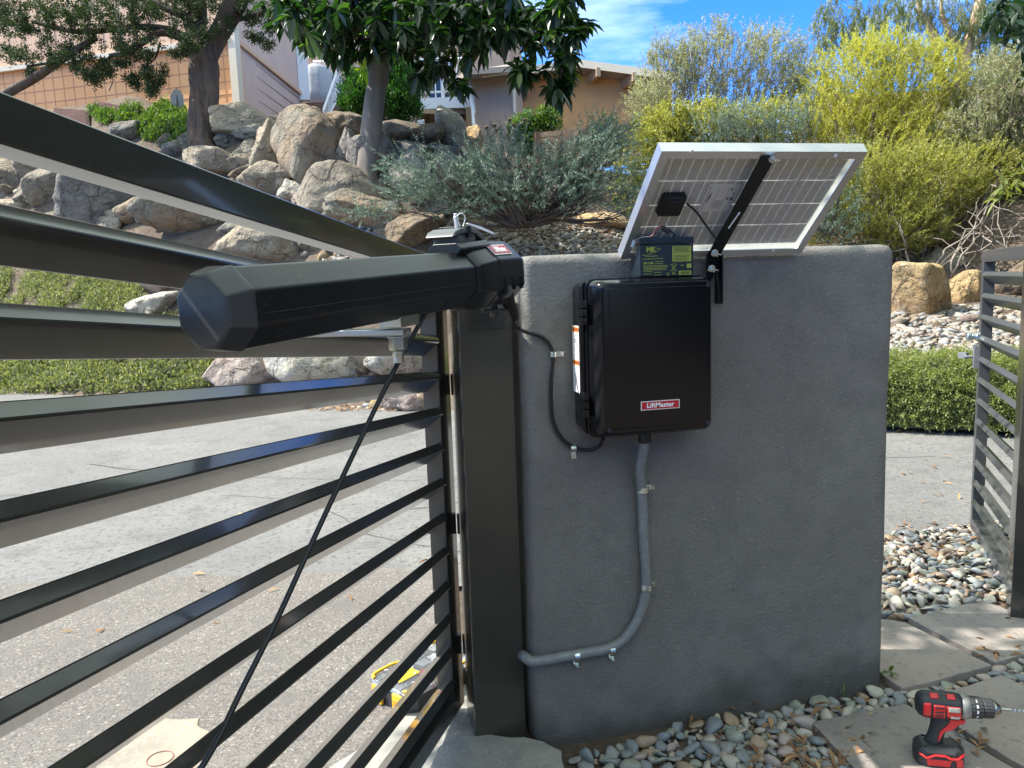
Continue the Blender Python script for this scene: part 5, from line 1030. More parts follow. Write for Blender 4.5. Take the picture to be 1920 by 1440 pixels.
for (x_, y_, r_, n) in lc:
    for _ in range(int(n*1.5)):
        ox, oy = rg_.normal(0, r_*.5, 2); c = np.array(W(x_+ox, y_+oy, dl+rg_.uniform(-1.3, .9))); tipc.append(c); k = int(rg_.integers(9, 15)); ax_ = unit(np.array((rg_.normal(0, .5), rg_.normal(0, .5), -.15)))
        ph = rg_.uniform(0, 6.28)+np.arange(k)*2.4; e1 = unit(np.cross(ax_, (0.1, .2, 1.))); e2 = np.cross(ax_, e1); el_ = rg_.uniform(.3, 1.35, k)
        D = ax_[None]*np.cos(el_)[:, None]+(e1[None]*np.cos(ph)[:, None]+e2[None]*np.sin(ph)[:, None])*np.sin(el_)[:, None]; D[:, 2] -= .12
        P_.append(np.repeat(c[None], k, 0)+D*.01); D_.append(D); LL.append(rg_.uniform(.16, .28, k))
P_ = np.vstack(P_); D_ = np.vstack(D_); LL = np.concatenate(LL)
# one yellow-green shoot on the trunk
clump('crown', [big_leaves(P_, D_, LL, LL*.36, rg_, .30)], L_loq, LT)
M_shoot = leafmat('fresh_leaf', (.30, .50, .03), (.42, .62, .06), None, .4, .5, (1.5, 1.6, .4)); c = np.array(W(684, 132, dl-.25)); D = np.array([(-1, 0, .3), (-.9, -.3, -.1), (-.5, 0, -.6), (-.3, .2, -.9), (0, -.3, .8), (-.6, -.5, .6), (.1, -.2, -1)])
clump('fresh_shoot', [big_leaves(np.repeat(c[None], 7, 0), D, np.full(7, .20), np.full(7, .055), rg_, .2)], M_shoot, LT)
# --- cypress bush between the houses
CB = empty('cypress_bush', W(715, 232, 15.5)); tag(CB, 'bright green cypress bush behind the smooth pale trunk', 'bush')
pr = []
for (x_, y_, rx, rz, n) in ((665, 180, 26, 50, 120), (745, 160, 38, 62, 200), (750, 200, 36, 36, 110), (690, 190, 30, 45, 110), (720, 120, 30, 40, 90)):
    c = W(x_, y_, 15.8); k_ = 15.8/F_PX; sub = ell_pts(rg_, c, (rx*k_, .5, rz*k_), n, .5)
    for sc in sub: m_ = 60; D = unit(unit(sc-np.array(c))*.6+np.array((0, 0, .7))+rg_.normal(0, .5, (m_, 3))); pr.append(leaf_quads(sc+rg_.normal(0, .06, (m_, 3)), D, rg_.uniform(.05, .11, m_), .025, rg_))
clump('foliage', pr, L_cyp, CB); branch_mesh('trunk', [(wig(W(715, 262, 15.8), W(715, 120, 15.8), 6, .03, 3), .08, .03)], M_twig, CB)
# --- shrubs
def shrub(name, label, cat, base_px, db, ells, leaf, twigm, nbr, ls, nl, ll, lw, upb=.5, mult=1., seed=1, kpx=1., brad=.03, ang=.9, curve=.25, out=1.0, curl=0):
    rg_ = np.random.default_rng(seed); bs = [W(x_, y_, db) for x_, y_ in base_px]; root = empty(name, bs[0]); tag(root, label, cat)
    Ps = []; Ds = []; paths = []
    for (x_, y_, rx, rz, dd, n) in ells:
        n = int(n*mult)
        k_ = dd/F_PX; c = np.array(W(x_, y_, dd)); R3 = np.array((rx*k_, min(rx, rz)*k_*.9+.1, rz*k_)); pts_ = ell_pts(rg_, c, R3, n)
        b = np.array(bs[int(rg_.integers(len(bs)))]); d = unit(pts_-b)*out+np.array((0, 0, upb))+rg_.normal(0, .45, pts_.shape); Ps.append(pts_); Ds.append(d)
        for j in range(max(1, int(nbr*n/mult/sum(e[5] for e in ells)))):
            t_ = pts_[int(rg_.integers(n))]; bb2 = bs[int(rg_.integers(len(bs)))]; mid = Vector(((bb2.x+t_[0])/2, (bb2.y+t_[1])/2, bb2.z+(t_[2]-bb2.z)*.35))
            pth = catmull([bb2, mid, Vector(t_)], 5); pth = [q+Vector((noise.noise(q*2.3), noise.noise(q*2.3+Vector((7, 0, 0))), noise.noise(q*2.3+Vector((0, 9, 0)))))*.12*min(1, i/3) for i, q in enumerate(pth)]; paths.append((pth, brad*rg_.uniform(.4, 1), .004))
            for e in range(3):
                q = pth[int(rg_.integers(4, len(pth)))]; t3 = pts_[int(rg_.integers(n))]; 
                if (Vector(t3)-q).length < 1.4: paths.append((wig(q, t3, 5, .12, e+j), brad*.25, .002))
    P = np.vstack(Ps); D = np.vstack(Ds); v, f = sprays(P, D, rg_, rg_.uniform(.6, 1.3, len(P))*ls, nl, ll, lw, ang, curve)
    np_mesh('foliage', v, f, leaf, root); branch_mesh('branches', paths, twigm, root, 5); return root
bsh, dsh = smp(990, 418, 11.); print('shrub d', dsh)
shrub('blue_green_shrub', 'spreading blue green shrub in front of the rocks left of the solar panel', 'shrub', [(988, 425), (1000, 424)], 10.2,
      [(1000, 330, 130, 55, 10., 420), (860, 340, 95, 48, 9.7, 200), (1110, 330, 90, 75, 9.9, 380), (1130, 270, 60, 40, 10.2, 170), (780, 360, 60, 45, 9.6, 90), (950, 290, 50, 40, 10.3, 90), (1040, 370, 120, 35, 9.8, 200), (740, 320, 35, 30, 9.8, 26), (700, 400, 60, 14, 9.4, 34), (1190, 390, 50, 40, 9.9, 120), (900, 390, 60, 24, 9.7, 50)], L_blue, M_twig, 70, .25, 16, .034, .012, upb=.12, seed=31, brad=.03, ang=1.0, mult=.92, curve=.35)
shrub('seeding_shrub', 'tall wispy grey green shrub with reddish seed clusters against the sky', 'shrub', [(1290, 440), (1350, 440), (1230, 440)], 13.5,
      [(1255, 155, 52, 75, 13.5, 260), (1330, 150, 75, 85, 13.6, 420), (1440, 140, 70, 75, 13.4, 360), (1290, 110, 40, 45, 13.5, 80), (1345, 80, 26, 40, 13.5, 40), (1420, 90, 40, 30, 13.5, 60), (1218, 205, 42, 42, 13.3, 150), (1232, 112, 20, 28, 13.4, 26), (1500, 160, 50, 60, 13.3, 180)], L_sage, M_gtwig, 130, .25, 9, .05, .019, upb=.6, seed=32, brad=.024, ang=.9, mult=1.15, out=1.)
shrub('flowering_shrub', 'low yellow green shrub below the wispy seeding shrub', 'shrub', [(1250, 440), (1420, 440)], 12.6,
      [(1255, 248, 68, 44, 12.6, 400), (1330, 250, 80, 55, 12.6, 520), (1440, 250, 80, 60, 12.4, 520), (1210, 330, 60, 80, 12.4, 360)], L_oliv, M_twig, 40, .17, 8, .05, .024, upb=.2, seed=33, mult=1.3, out=.6)
shrub('yellow_shrub', 'tall bright yellow green feathery shrub at upper right', 'shrub', [(1600, 470), (1640, 470), (1560, 470)], 12.8,
      [(1600, 180, 95, 95, 12.8, 800), (1710, 190, 90, 90, 12.9, 760), (1560, 240, 70, 80, 12.6, 420), (1650, 110, 70, 45, 12.9, 300), (1690, 280, 110, 70, 12.5, 560), (1780, 170, 40, 60, 13., 160), (1740, 110, 50, 30, 13, 120)], L_yel, M_twig, 60, .23, 12, .042, .014, upb=.35, seed=34, ang=.75, mult=1.25, out=.9)
shrub('olive_shrub', 'dense olive green shrub above the right end of the grey wall', 'shrub', [(1640, 500), (1720, 500)], 11.2,
      [(1620, 350, 90, 70, 11.2, 650), (1740, 350, 100, 75, 11.4, 760), (1550, 410, 70, 55, 11., 380), (1680, 430, 110, 50, 11., 560), (1840, 330, 80, 60, 11.8, 420)], L_oliv, M_gtwig, 60, .20, 10, .042, .015, upb=.25, seed=35, ang=.75, mult=1.35, out=.9)
shrub('silver_shrub', 'silvery blue grey shrub at the right edge above the side gate', 'shrub', [(1850, 470), (1900, 470)], 12.2,
      [(1860, 200, 80, 80, 12.4, 620), (1810, 270, 70, 60, 12.2, 380), (1900, 300, 50, 90, 12.2, 380), (1890, 130, 50, 40, 12.6, 180)], L_sage, M_gtwig, 40, .18, 10, .05, .017, upb=.3, seed=36, mult=1.5)
shrub('blue_spiky_shrub', 'silvery blue spiky shrub rising behind the top of the solar panel', 'shrub', [(1420, 400), (1560, 440)], 10.4,
      [(1400, 240, 70, 40, 10.4, 130), (1480, 250, 60, 40, 10.4, 120), (1560, 420, 45, 50, 10.3, 130), (1580, 330, 30, 60, 10.3, 80), (1340, 260, 50, 30, 10.5, 50)], L_blue, M_twig, 26, .26, 14, .034, .009, upb=1.2, seed=37)
# bare grey branches low on the right
rg_ = np.random.default_rng(41); BB = empty('bare_branches', W(1790, 500, 10.5)); tag(BB, 'tangle of bare pale grey branches above the round ochre boulder', 'dry shrub'); paths = []
for k in range(13):
    a_ = W(rg_.uniform(1700, 1900), rg_.uniform(470, 530), 10.3); b_ = W(rg_.uniform(1620, 1960), rg_.uniform(350, 480), rg_.uniform(9.6, 11.2)); p_ = wig(a_, b_, 9, .12, k*3.1, .05); paths.append((p_, rg_.uniform(.008, .021), .003))
    for j in range(3): q = p_[int(rg_.integers(3, 9))]; paths.append((wig(q, q+Vector(rg_.normal(0, .35, 3)), 5, .1, k+j), .008, .002))
branch_mesh('branches', paths, M_gtwig, BB, 5)
# fresh leafy sprig at the right edge
SP = empty('leafy_sprig', W(1905, 340, 7)); tag(SP, 'sprig of long fresh yellow green leaves at the right edge', 'plant'); P_ = []; D_ = []
for c in ((1905, 335), (1885, 350), (1915, 365), (1870, 372), (1925, 325)):
    q = np.array(W(*c, 7.)); k = 8; P_.append(np.repeat(q[None], k, 0)); D_.append(unit(rg_.normal(0, 1, (k, 3))*np.array((1, .5, .7))))
P_ = np.vstack(P_); D_ = np.vstack(D_); clump('foliage', [big_leaves(P_, D_, rg_.uniform(.12, .2, len(P_)), np.full(len(P_), .035), rg_, .2)], leafmat('sprig_leaf', (.10, .13, .04), (.26, .27, .09), None, .45, .4), SP)
branch_mesh('stem', [(wig(W(1990, 400, 7), W(1885, 350, 7), 6, .05, 2), .008, .003), (wig(W(1990, 400, 7), W(1915, 330, 7), 6, .05, 4), .006, .003)], M_twig, SP)
# --- eucalyptus far behind
ET = empty('eucalyptus_tree', W(1790, 300, 34)); tag(ET, 'tall eucalyptus with peeling pinkish trunk and drooping foliage against the sky', 'tree'); dE = 34; kE = dE/F_PX
paths = [([W(x_, y_, dE) for x_, y_ in ((1775, 400), (1785, 300), (1792, 200), (1806, 120), (1822, 60), (1838, 0), (1850, -60))], 15*kE, 7*kE), ([W(x_, y_, dE) for x_, y_ in ((1806, 120), (1780, 60), (1765, 20), (1770, -40))], 6*kE, 3*kE), ([W(x_, y_, dE) for x_, y_ in ((1760, 80), (1740, 40), (1725, 20), (1718, -40))], 6*kE, 4*kE), ([W(x_, y_, dE) for x_, y_ in ((1788, 230), (1765, 130), (1750, 70), (1735, 30))], 8*kE, 5*kE), ([W(x_, y_, dE) for x_, y_ in ((1812, 100), (1850, 60), (1880, 20))], 6*kE, 3*kE)]
branch_mesh('trunk', [(catmull(p_, 5), a_, b_) for p_, a_, b_ in paths], M_ebark, ET, 10); pr = []
for (x_, y_, rx, rz, n) in ((1570, 20, 42, 45, 110), (1610, 50, 30, 30, 50), (1560, 65, 22, 26, 34), (1680, 10, 60, 30, 90), (1640, 20, 24, 40, 36), (1700, 50, 18, 30, 26), (1830, 60, 60, 45, 110), (1790, 20, 60, 40, 110), (1880, 90, 50, 40, 80), (1760, 90, 30, 25, 30), (1860, 10, 60, 40, 100), (1730, 0, 40, 30, 60), (1545, 40, 12, 40, 20)):
    P = ell_pts(rg_, W(x_, y_, dE), (rx*kE, 1.2, rz*kE), n); D = rg_.normal(0, .35, P.shape)+np.array((0, 0, -1.)); pr.append(sprays(P, D, rg_, rg_.uniform(.5, 1.1, n), 12, .20, .035, .45, .12))
clump('crown', pr, L_euc, ET)
# --- near tree whose crown overhangs the gate and shades the wall and paving
L_fic = leafmat('dark_oval_leaf', (.010, .028, .014), (.024, .055, .026), None, .35, .25)
NT = empty('overhanging_tree', (4.9, .6, 0)); tag(NT, 'overhanging tree with dark oval leaves at the upper right corner', 'tree')
paths = [(wig((4.9, .6, -.1), (4.4, 1.4, 2.6), 8, .05, 1), .16, .12), (wig((4.4, 1.4, 2.6), (1.5, 2.6, 4.4), 10, .08, 2), .10, .05), (wig((1.5, 2.6, 4.4), (-1.6, 3., 4.6), 10, .08, 3), .05, .02), (wig((4.4, 1.4, 2.6), (3.6, 3.2, 4.0), 8, .08, 4), .07, .03), (wig((4.4, 1.4, 2.6), (5.2, -.6, 4.6), 8, .08, 5), .08, .04), (wig((4.4, 1.4, 2.6), (2.2, .2, 4.4), 8, .08, 6), .07, .03), (wig((3.6, 3.2, 4.0), W(1900, 20, 3.6), 6, .08, 7), .02, .006)]
rg_ = np.random.default_rng(55); P_ = []; D_ = []
for (c, r, n) in (((-2.7, 2.8, 4.3), (.5, .4, .3), 70), ((-1.7, 3.25, 4.2), (1.1, .45, .35), 120), ((-1.0, 2.5, 4.2), (.6, .4, .3), 26), ((-.7, 3.9, 4.3), (.8, .4, .3), 40), ((3.8, 3.6, 4.6), (.9, .9, .6), 120), ((3.2, .6, 4.9), (1.0, 1.0, .5), 110), ((5, 0, 5), (1.5, 1.5, .9), 200)):
    for q in ell_pts(rg_, c, r, n): k = 13; P_.append(q+rg_.normal(0, .09, (k, 3))); D_.append(unit(rg_.normal(0, 1, (k, 3))+np.array((0, 0, -.5))))
for (x_, y_, r_, n) in ((1885, 10, 16, 14), (1910, 40, 16, 14), (1895, 60, 10, 6), (1865, 25, 8, 4), (1870, 60, 5, 2), (1925, 15, 20, 14), (1930, 70, 14, 8)):
    for _ in range(n): q = np.array(W(x_+rg_.normal(0, r_*.6), y_+rg_.normal(0, r_*.6), 3.6+rg_.uniform(-.3, .3))); k = 4; P_.append(q+rg_.normal(0, .025, (k, 3))); D_.append(unit(rg_.normal(0, 1, (k, 3))+np.array((0, 0, -.6))))
P_ = np.vstack(P_); D_ = np.vstack(D_); n = len(P_); clump('crown', [big_leaves(P_, D_, rg_.uniform(.05, .085, n), rg_.uniform(.028, .04, n), rg_, .15)], L_fic, NT); branch_mesh('trunk', paths, M_twig, NT, 10)
# --- unseen trees added behind and right of the camera to darken reflections
for i, (x, y, h, r) in enumerate(((-4.6, -9.5, 3.6, 2.6), (1.0, -10.2, 4.0, 3.0), (7.4, -8.2, 3.8, 2.8), (8.4, 2.4, 6.6, 2.4), (10.4, 5.6, 7.4, 2.6), (9.0, -2.0, 6.4, 2.6), (12.5, 8.7, 8.2, 2.7))):
    R0 = empty('unseen_dark_tree', (x, y, 0)); tag(R0, 'round dark green unseen tree added to darken reflections, %s' % ('left of the driveway', 'in the middle of the garden', 'right of the middle', 'far right beside the side gate', 'farthest right beyond the side gate', 'right of the paved garden', 'farthest from the camera')[i], 'tree')
    branch_mesh('trunk', [(wig((x, y, -.1), (x, y, h*.7), 6, .05, i), .16, .08)], M_twig, R0, 8); pts_ = np.vstack([ell_pts(rg_, (x, y, h*.62), (r, r, h*.42), 700, .55), ell_pts(rg_, (x, y, h*.25), (r*.9, r*.9, h*.25), 320, .4)]); n = len(pts_)*16
    P = np.repeat(pts_, 16, 0)+rg_.normal(0, .2, (n, 3)); clump('crown', [leaf_quads(P, rg_.normal(0, 1, (n, 3)), rg_.uniform(.15, .3, n), .12, rg_)], L_loq, R0)
# --- ground covers
def cover(name, label, pxpoly, n, ll, lw, leaf, h=.12, seed=3, sink=0., dirs=.7, patch_=-.9, cat='ground cover'):
    rg_ = np.random.default_rng(seed); xs_ = [p[0] for p in pxpoly]; ys_ = [p[1] for p in pxpoly]; P = []; t_ = 0
    while len(P) < n and t_ < n*6:
        t_ += 1; px = rg_.uniform(min(xs_), max(xs_)); py = rg_.uniform(min(ys_), max(ys_))
        if not inpoly(px, py, pxpoly): continue
        p, d = T(px, py)
        if p is None: continue
        b = noise.noise(Vector((p.x*1.8, p.y*1.8, 2)))*.5+.5
        if noise.noise(Vector((p.x*2.6, p.y*2.6, 7)))+.35*noise.noise(Vector((p.x*9, p.y*9, 1))) < patch_-rg_.uniform(0, .12): continue
        P.append((p.x, p.y, p.z+h*b*rg_.uniform(.2, 1.2)-sink))
    P = np.array(P); k = 9; n2 = len(P)*k; PP_ = np.repeat(P, k, 0)+rg_.normal(0, .035, (n2, 3)); D = rg_.normal(0, dirs, (n2, 3))+np.array((0, -.2, .9))
    v, f = leaf_quads(PP_, D, rg_.uniform(.6, 1.3, n2)*ll, lw, rg_); o = np_mesh(name, v, f, leaf); tag(o, label, cat, kind='stuff'); return o
cover('ivy_strip', 'low green ground cover along the street edge at the left', [(-40, 655), (200, 650), (396, 660), (392, 735), (330, 742), (-40, 745)], 5200, .055, .020, L_ivy, .24, 61, patch_=-.40)
cover('bank_plants', 'fine leaved green ground cover on the bank between the gate bars', [(-40, 452), (110, 462), (240, 500), (285, 535), (262, 575), (330, 600), (330, 665), (-40, 665)], 6500, .05, .017, L_ivy, .16, 62, patch_=-.12)
cover('upper_plants', 'sunlit green plants on the terrace left of the dark trunk', [(165, 215), (250, 222), (300, 215), (345, 205), (356, 262), (330, 285), (270, 262), (200, 240)], 1700, .08, .028, L_mid, .30, 63, patch_=-.2)
cover('grass_tuft', 'small patch of grass between boulders below the top rail', [(128, 335), (160, 330), (150, 375), (118, 378)], 300, .10, .012, L_mid, .08, 64)
# trailing clipped mound at the right
def mound(name, label, a, b, hgt, dep_, n, leaf, seed):
    rg_ = np.random.default_rng(seed); a = np.array(a); b = np.array(b); R0 = empty(name, (a[0], a[1], 0)); tag(R0, label, 'shrub'); d = unit(b-a); nn2 = np.array((d[1], -d[0])); 
    if nn2.dot(-a) < 0: nn2 = -nn2
    m = 40; q = 14; vs = []
    for i in range(m+1):
        t_ = i/m; c = a+(b-a)*t_; 
        for j in range(q+1):
            th_ = math.pi*j/q; k_ = 1+.10*noise.noise(Vector((t_*14, j*.5, seed))); vs.append((c[0]+nn2[0]*math.cos(th_)*dep_*k_*.9, c[1]+nn2[1]*math.cos(th_)*dep_*k_*.9, .04+hgt*.93*k_*max(0, math.sin(th_))**.5))
    fs = [(i*(q+1)+j, (i+1)*(q+1)+j, (i+1)*(q+1)+j+1, i*(q+1)+j+1) for i in range(m) for j in range(q)]; mb = MB(); mb.add(vs, fs); mb.build('branches', mat('shrub_core', (.07, .08, .03), .9), R0, smooth=True)
    t_ = rg_.uniform(0, 1, n); th_ = np.where(rg_.uniform(0, 1, n) < .5, np.arcsin(rg_.uniform(0, 1, n)**2), rg_.uniform(.0, math.pi, n)); k_ = 1+.12*np.array([noise.noise(Vector((x_*14, y_*3, seed))) for x_, y_ in zip(t_, th_)]); c = a[None]+(b-a)[None]*t_[:, None]
    P = np.stack([c[:, 0]+nn2[0]*np.cos(th_)*dep_*k_, c[:, 1]+nn2[1]*np.cos(th_)*dep_*k_, .06+hgt*k_*np.sin(th_)**.5], 1)
    out3 = np.stack([nn2[0]*np.cos(th_), nn2[1]*np.cos(th_), np.sin(th_)-.5], 1)+rg_.normal(0, .5, (n, 3)); v, f = sprays(P-out3*.04, out3, rg_, .07, 4, .03, .010, .8, .2); np_mesh('foliage', v, f, leaf, R0)
mound('trailing_shrub', 'long low rounded green shrub along the street edge right of the grey wall', (3.6, 6.35), (6.4, 4.2), .54, .42, 9000, leafmat('hedge_foliage', (.12, .145, .05), (.32, .34, .13), None, .6, .4), 71)
# dried flower stalks and small plants near the taupe wall
DS_ = empty('dried_flower_stalks', W(960, 300, 12.6)); tag(DS_, 'pale bare succulent stems with dark dried flower heads by the taupe wall', 'plant'); paths = []; mbh = MB()
for pts_ in ([(918, 295), (920, 262), (930, 245)], [(920, 262), (912, 240)], [(930, 248), (926, 236)], [(930, 245), (938, 240)], [(948, 300), (962, 265), (968, 240), (984, 226)], [(962, 268), (952, 262), (966, 240), (962, 236)], [(966, 240), (955, 226)], [(916, 282), (913, 283)]):
    q = [W(*p_, 12.4) for p_ in pts_]; paths.append((catmull(q, 4), .018, .010)); mbh = MB(); mbh.lathe([(.01, -.03), (.035, -.01), (.04, .02), (.01, .035)], Matrix.Translation(q[-1]), 8); mbh.build('flower_head', M_wood, DS_)
branch_mesh('stem', paths, M_gtwig, DS_); [None]
GB = empty('green_bush', W(990, 290, 15)); tag(GB, 'small mid green bush at the corner of the ochre house', 'bush'); pr = []
for (x_, y_, r_, n) in ((985, 240, 28, 160), (1000, 270, 26, 120), (1030, 225, 26, 90)):
    sub = ell_pts(rg_, W(x_, y_, 16.5), (r_*.0114, .3, r_*.0114), n, .3)
    for sc in sub: pr.append(leaf_quads(sc+rg_.normal(0, .06, (26, 3)), rg_.normal(0, 1, (26, 3)), rg_.uniform(.05, .1, 26), .035, rg_))
clump('foliage', pr, L_mid, GB)
PL = empty('strap_leaf_plant', W(1140, 270, 12)); tag(PL, 'fan of long green strap leaves behind the blue green shrub', 'plant'); n = 70; c = np.array(W(1140, 262, 12.)); D = rg_.normal(0, .6, (n, 3))+np.array((0, 0, .9))
clump('foliage', [big_leaves(c+rg_.normal(0, .15, (n, 3)), D, rg_.uniform(.3, .6, n), np.full(n, .03), rg_, .35)], L_mid, PL)
WD = empty('seedling', G(1663, 1262)); tag(WD, 'tiny green weed at the lower right corner of the grey wall', 'weed'); c = np.array(G(1662, 1268)); clump('foliage', [big_leaves(np.repeat(c[None], 6, 0)+np.array((0, -.01, .02)), unit(rg_.normal(0, .6, (6, 3))+np.array((.3, -.2, .5))), np.full(6, .035), np.full(6, .014), rg_, .2)], L_mid, WD)
WD = empty('grass_blades', G(1584, 1305)); tag(WD, 'few thin grass blades at the foot of the grey wall', 'weed'); c = np.array(G(1584, 1306)); clump('foliage', [big_leaves(np.repeat(c[None], 5, 0), unit(rg_.normal(0, .25, (5, 3))+np.array((0, 0, 1))), rg_.uniform(.03, .06, 5), np.full(5, .004), rg_, .1)], L_mid, WD)
# ------------------------------------------------------------------ organiser case on the driveway
M_yel = mat('yellow_plastic', (.75, .42, .02), .4); M_org = mat('orange_plastic', (.80, .28, .02), .4); M_clear = mat('clear_lid', (.85, .87, .9), .06, trans=.92, spec=.5); M_dark = mat('case_black', (.035, .036, .04), .45, bump=[(200, .0006, .4)])
M_bin = [mat('bin_grey', (.10, .10, .11), .5), mat('bin_red', (.45, .03, .06), .4), mat('bin_steel', (.45, .46, .5), .3, .8), mat('bin_white', (.6, .6, .62), .5)]
Ax = Vector((.017, 2.371, 0)); f1 = Vector((.605, -.796, 0)); f2 = Vector((.796, .605, 0)); CW, CL, CH = .205, .36, .062
OC = empty('organiser_case', Ax+f1*CW/2+f2*CL/2); tag(OC, 'black and yellow organiser case with clear lid on the driveway behind the gate slats', 'tool case')
def Q(a, b, z): return Ax+f1*a+f2*b+Vector((0, 0, z))
def cpoly(i, c, z): return [Q(i+c, i, z), Q(CW-i-c, i, z), Q(CW-i, i+c, z), Q(CW-i, CL-i-c, z), Q(CW-i-c, CL-i, z), Q(i+c, CL-i, z), Q(i, CL-i-c, z), Q(i, i+c, z)]
mb = MB(); loft([cpoly(.006, .03, .003), cpoly(.002, .03, .062)], mb); mb.build('case_body', M_dark, OC, bevel=.002)
mb = MB(); loft([cpoly(-.002, .03, .0625), cpoly(-.002, .03, .072), cpoly(.006, .03, .078)], mb); mb.build('lid', M_clear, OC, bevel=.001)
OR_ = random.Random(5); mb = MB()
for i in range(4):
    for j in range(7):
        mb.box(Q(.028+.050*i, .032+.048*j, .0635), (.038, .038, .006), frame(f1, (0, 0, 1)), mi=(1 if (i, j) in ((2, 2), (2, 3), (3, 3)) else OR_.choice((0, 0, 2, 3, 2))))
mb.build('bins', M_bin, OC); mb = MB()
for i in range(60): mb.box(Q(OR_.uniform(.02, .18), OR_.uniform(.02, .34), .0792), (OR_.uniform(.004, .014), .003, .002), Matrix.Rotation(OR_.uniform(0, 3), 3, 'Z'), mi=OR_.choice((2, 3)))
mb.build('screws', M_bin, OC)
for s_, nm in ((0, 'rim'), (1, 'rim')):
    x_ = .012 if s_ == 0 else CW-.012; dx = .014 if s_ == 0 else -.014
    mb = MB(); mb.tube(catmull([Q(x_+dx*1.6, .004, .079), Q(x_+dx*.2, .02, .080), Q(x_, .09, .080), Q(x_+dx*.7, .13, .080), Q(x_, .17, .080), Q(x_, .30, .080), Q(x_+dx, .35, .080)], 5), .0055, 8); mb.build(nm, M_yel, OC, smooth=True)
for a_ in (.055, .15):
    mb = MB(); mb.box(Q(a_, -.003, .036), (.044, .012, .058), frame(f1, (0, 0, 1))); l_ = mb.build('latch', M_yel, OC, bevel=.003); mb = MB(); mb.box(Q(a_, -.0095, .032), (.030, .002, .034), frame(f1, (0, 0, 1))); mb.build('latch_grip', M_org, l_, bevel=.001)
mb = MB(); mb.box(Q(.095, .075, .0795), (.055, .085, .0012), frame(f1, (0, 0, 1))); st2 = mb.build('lid_label', mat('label_yellow', (.78, .62, .02), .45), OC)
mb = MB()
for k in range(6): mb.box(Q(.095, .045+.011*k, .0804), (.04-.006*(k % 3), .002, .0004), frame(f1, (0, 0, 1)))
mb.build('label_print', M_ink, st2)
# ------------------------------------------------------------------ cordless drill
M_dred = mat('drill_red', (.66, .022, .026), .35, coat=.3); M_dblk = mat('drill_rubber', (.030, .031, .034), .5, bump=[(300, .0005, .4)]); M_dgry = mat('drill_gearcase', (.30, .29, .27), .45, .3); M_steel = mat('drill_steel', (.45, .44, .41), .3, 1.); M_dbr = mat('drill_badge', (.55, .50, .42), .4)
zH = .163; hc = G(1764, 1321, zH); da = (right*.975-fwd*.22).normalized(); dn = Vector((da.y, -da.x, 0)); Zv = Vector((0, 0, 1))
DF = Matrix((da, dn, Zv)).transposed()
def DP(a, n, z): return Vector((hc.x, hc.y, 0))+da*a+dn*n+Zv*z
DR = empty('cordless_drill', DP(0, 0, .004)); tag(DR, 'red and black cordless drill standing upright on the paving at the lower right', 'drill')
def ring(a, ry, rz, z=zH, n=24, pw=2.4): return [DP(a, ry*abs(math.cos(t_))**(2/pw)*math.copysign(1, math.cos(t_)), z+rz*abs(math.sin(t_))**(2/pw)*math.copysign(1, math.sin(t_))) for t_ in [2*math.pi*k/n for k in range(n)]]
mb = MB(); loft([ring(-.060, .016, .020), ring(-.055, .025, .028), ring(-.045, .030, .033), ring(0, .0315, .0345), ring(.035, .031, .033), ring(.046, .028, .030)], mb); mb.build('motor_body', M_dblk, DR, smooth=True)
mb = MB(); loft([ring(.044, .0285, .0295), ring(.052, .0295, .0305), ring(.066, .028, .029)], mb); mb.build('gearcase', M_dgry, DR, smooth=True)
mb = MB()
nn_ = 40; secs = []
for a_, r_ in ((.066, .026), (.070, .0275), (.094, .0265), (.097, .024)): secs.append([DP(a_, (r_+(.0009 if k % 2 else 0))*math.cos(2*math.pi*k/nn_), zH+(r_+(.0009 if k % 2 else 0))*math.sin(2*math.pi*k/nn_)) for k in range(nn_)])
loft(secs, mb); mb.build('clutch_ring', M_dblk, DR)
mb = MB(); secs = []
for a_, r_ in ((.097, .0235), (.100, .0245), (.120, .0238), (.122, .0225)): secs.append([DP(a_, (r_+(.0008 if k % 2 else 0))*math.cos(2*math.pi*k/nn_), zH+(r_+(.0008 if k % 2 else 0))*math.sin(2*math.pi*k/nn_)) for k in range(nn_)])
loft(secs, mb); mb.build('chuck_sleeve', M_dblk, DR)
MX = DF @ Matrix.Rotation(math.pi/2, 3, 'Y')
mb = MB(); mb.lathe([(.0218, 0), (.0212, .006), (.017, .012), (.012, .018), (.009, .020)], Matrix.Translation(DP(.122, 0, zH)) @ MX.to_4x4(), 24); mb.build('chuck_nose', M_steel, DR, smooth=False, bevel=.0005)
mb = MB(); mb.tube([DP(.140, 0, zH), DP(.165, 0, zH)], .0048, 10); pp_ = [DP(.165+.002*k, 0, zH) for k in range(32)]; mb.tube(pp_, [.0030+.0009*math.sin(k*1.3) for k in range(32)], 8); mb.build('drill_bit', M_steel, DR)
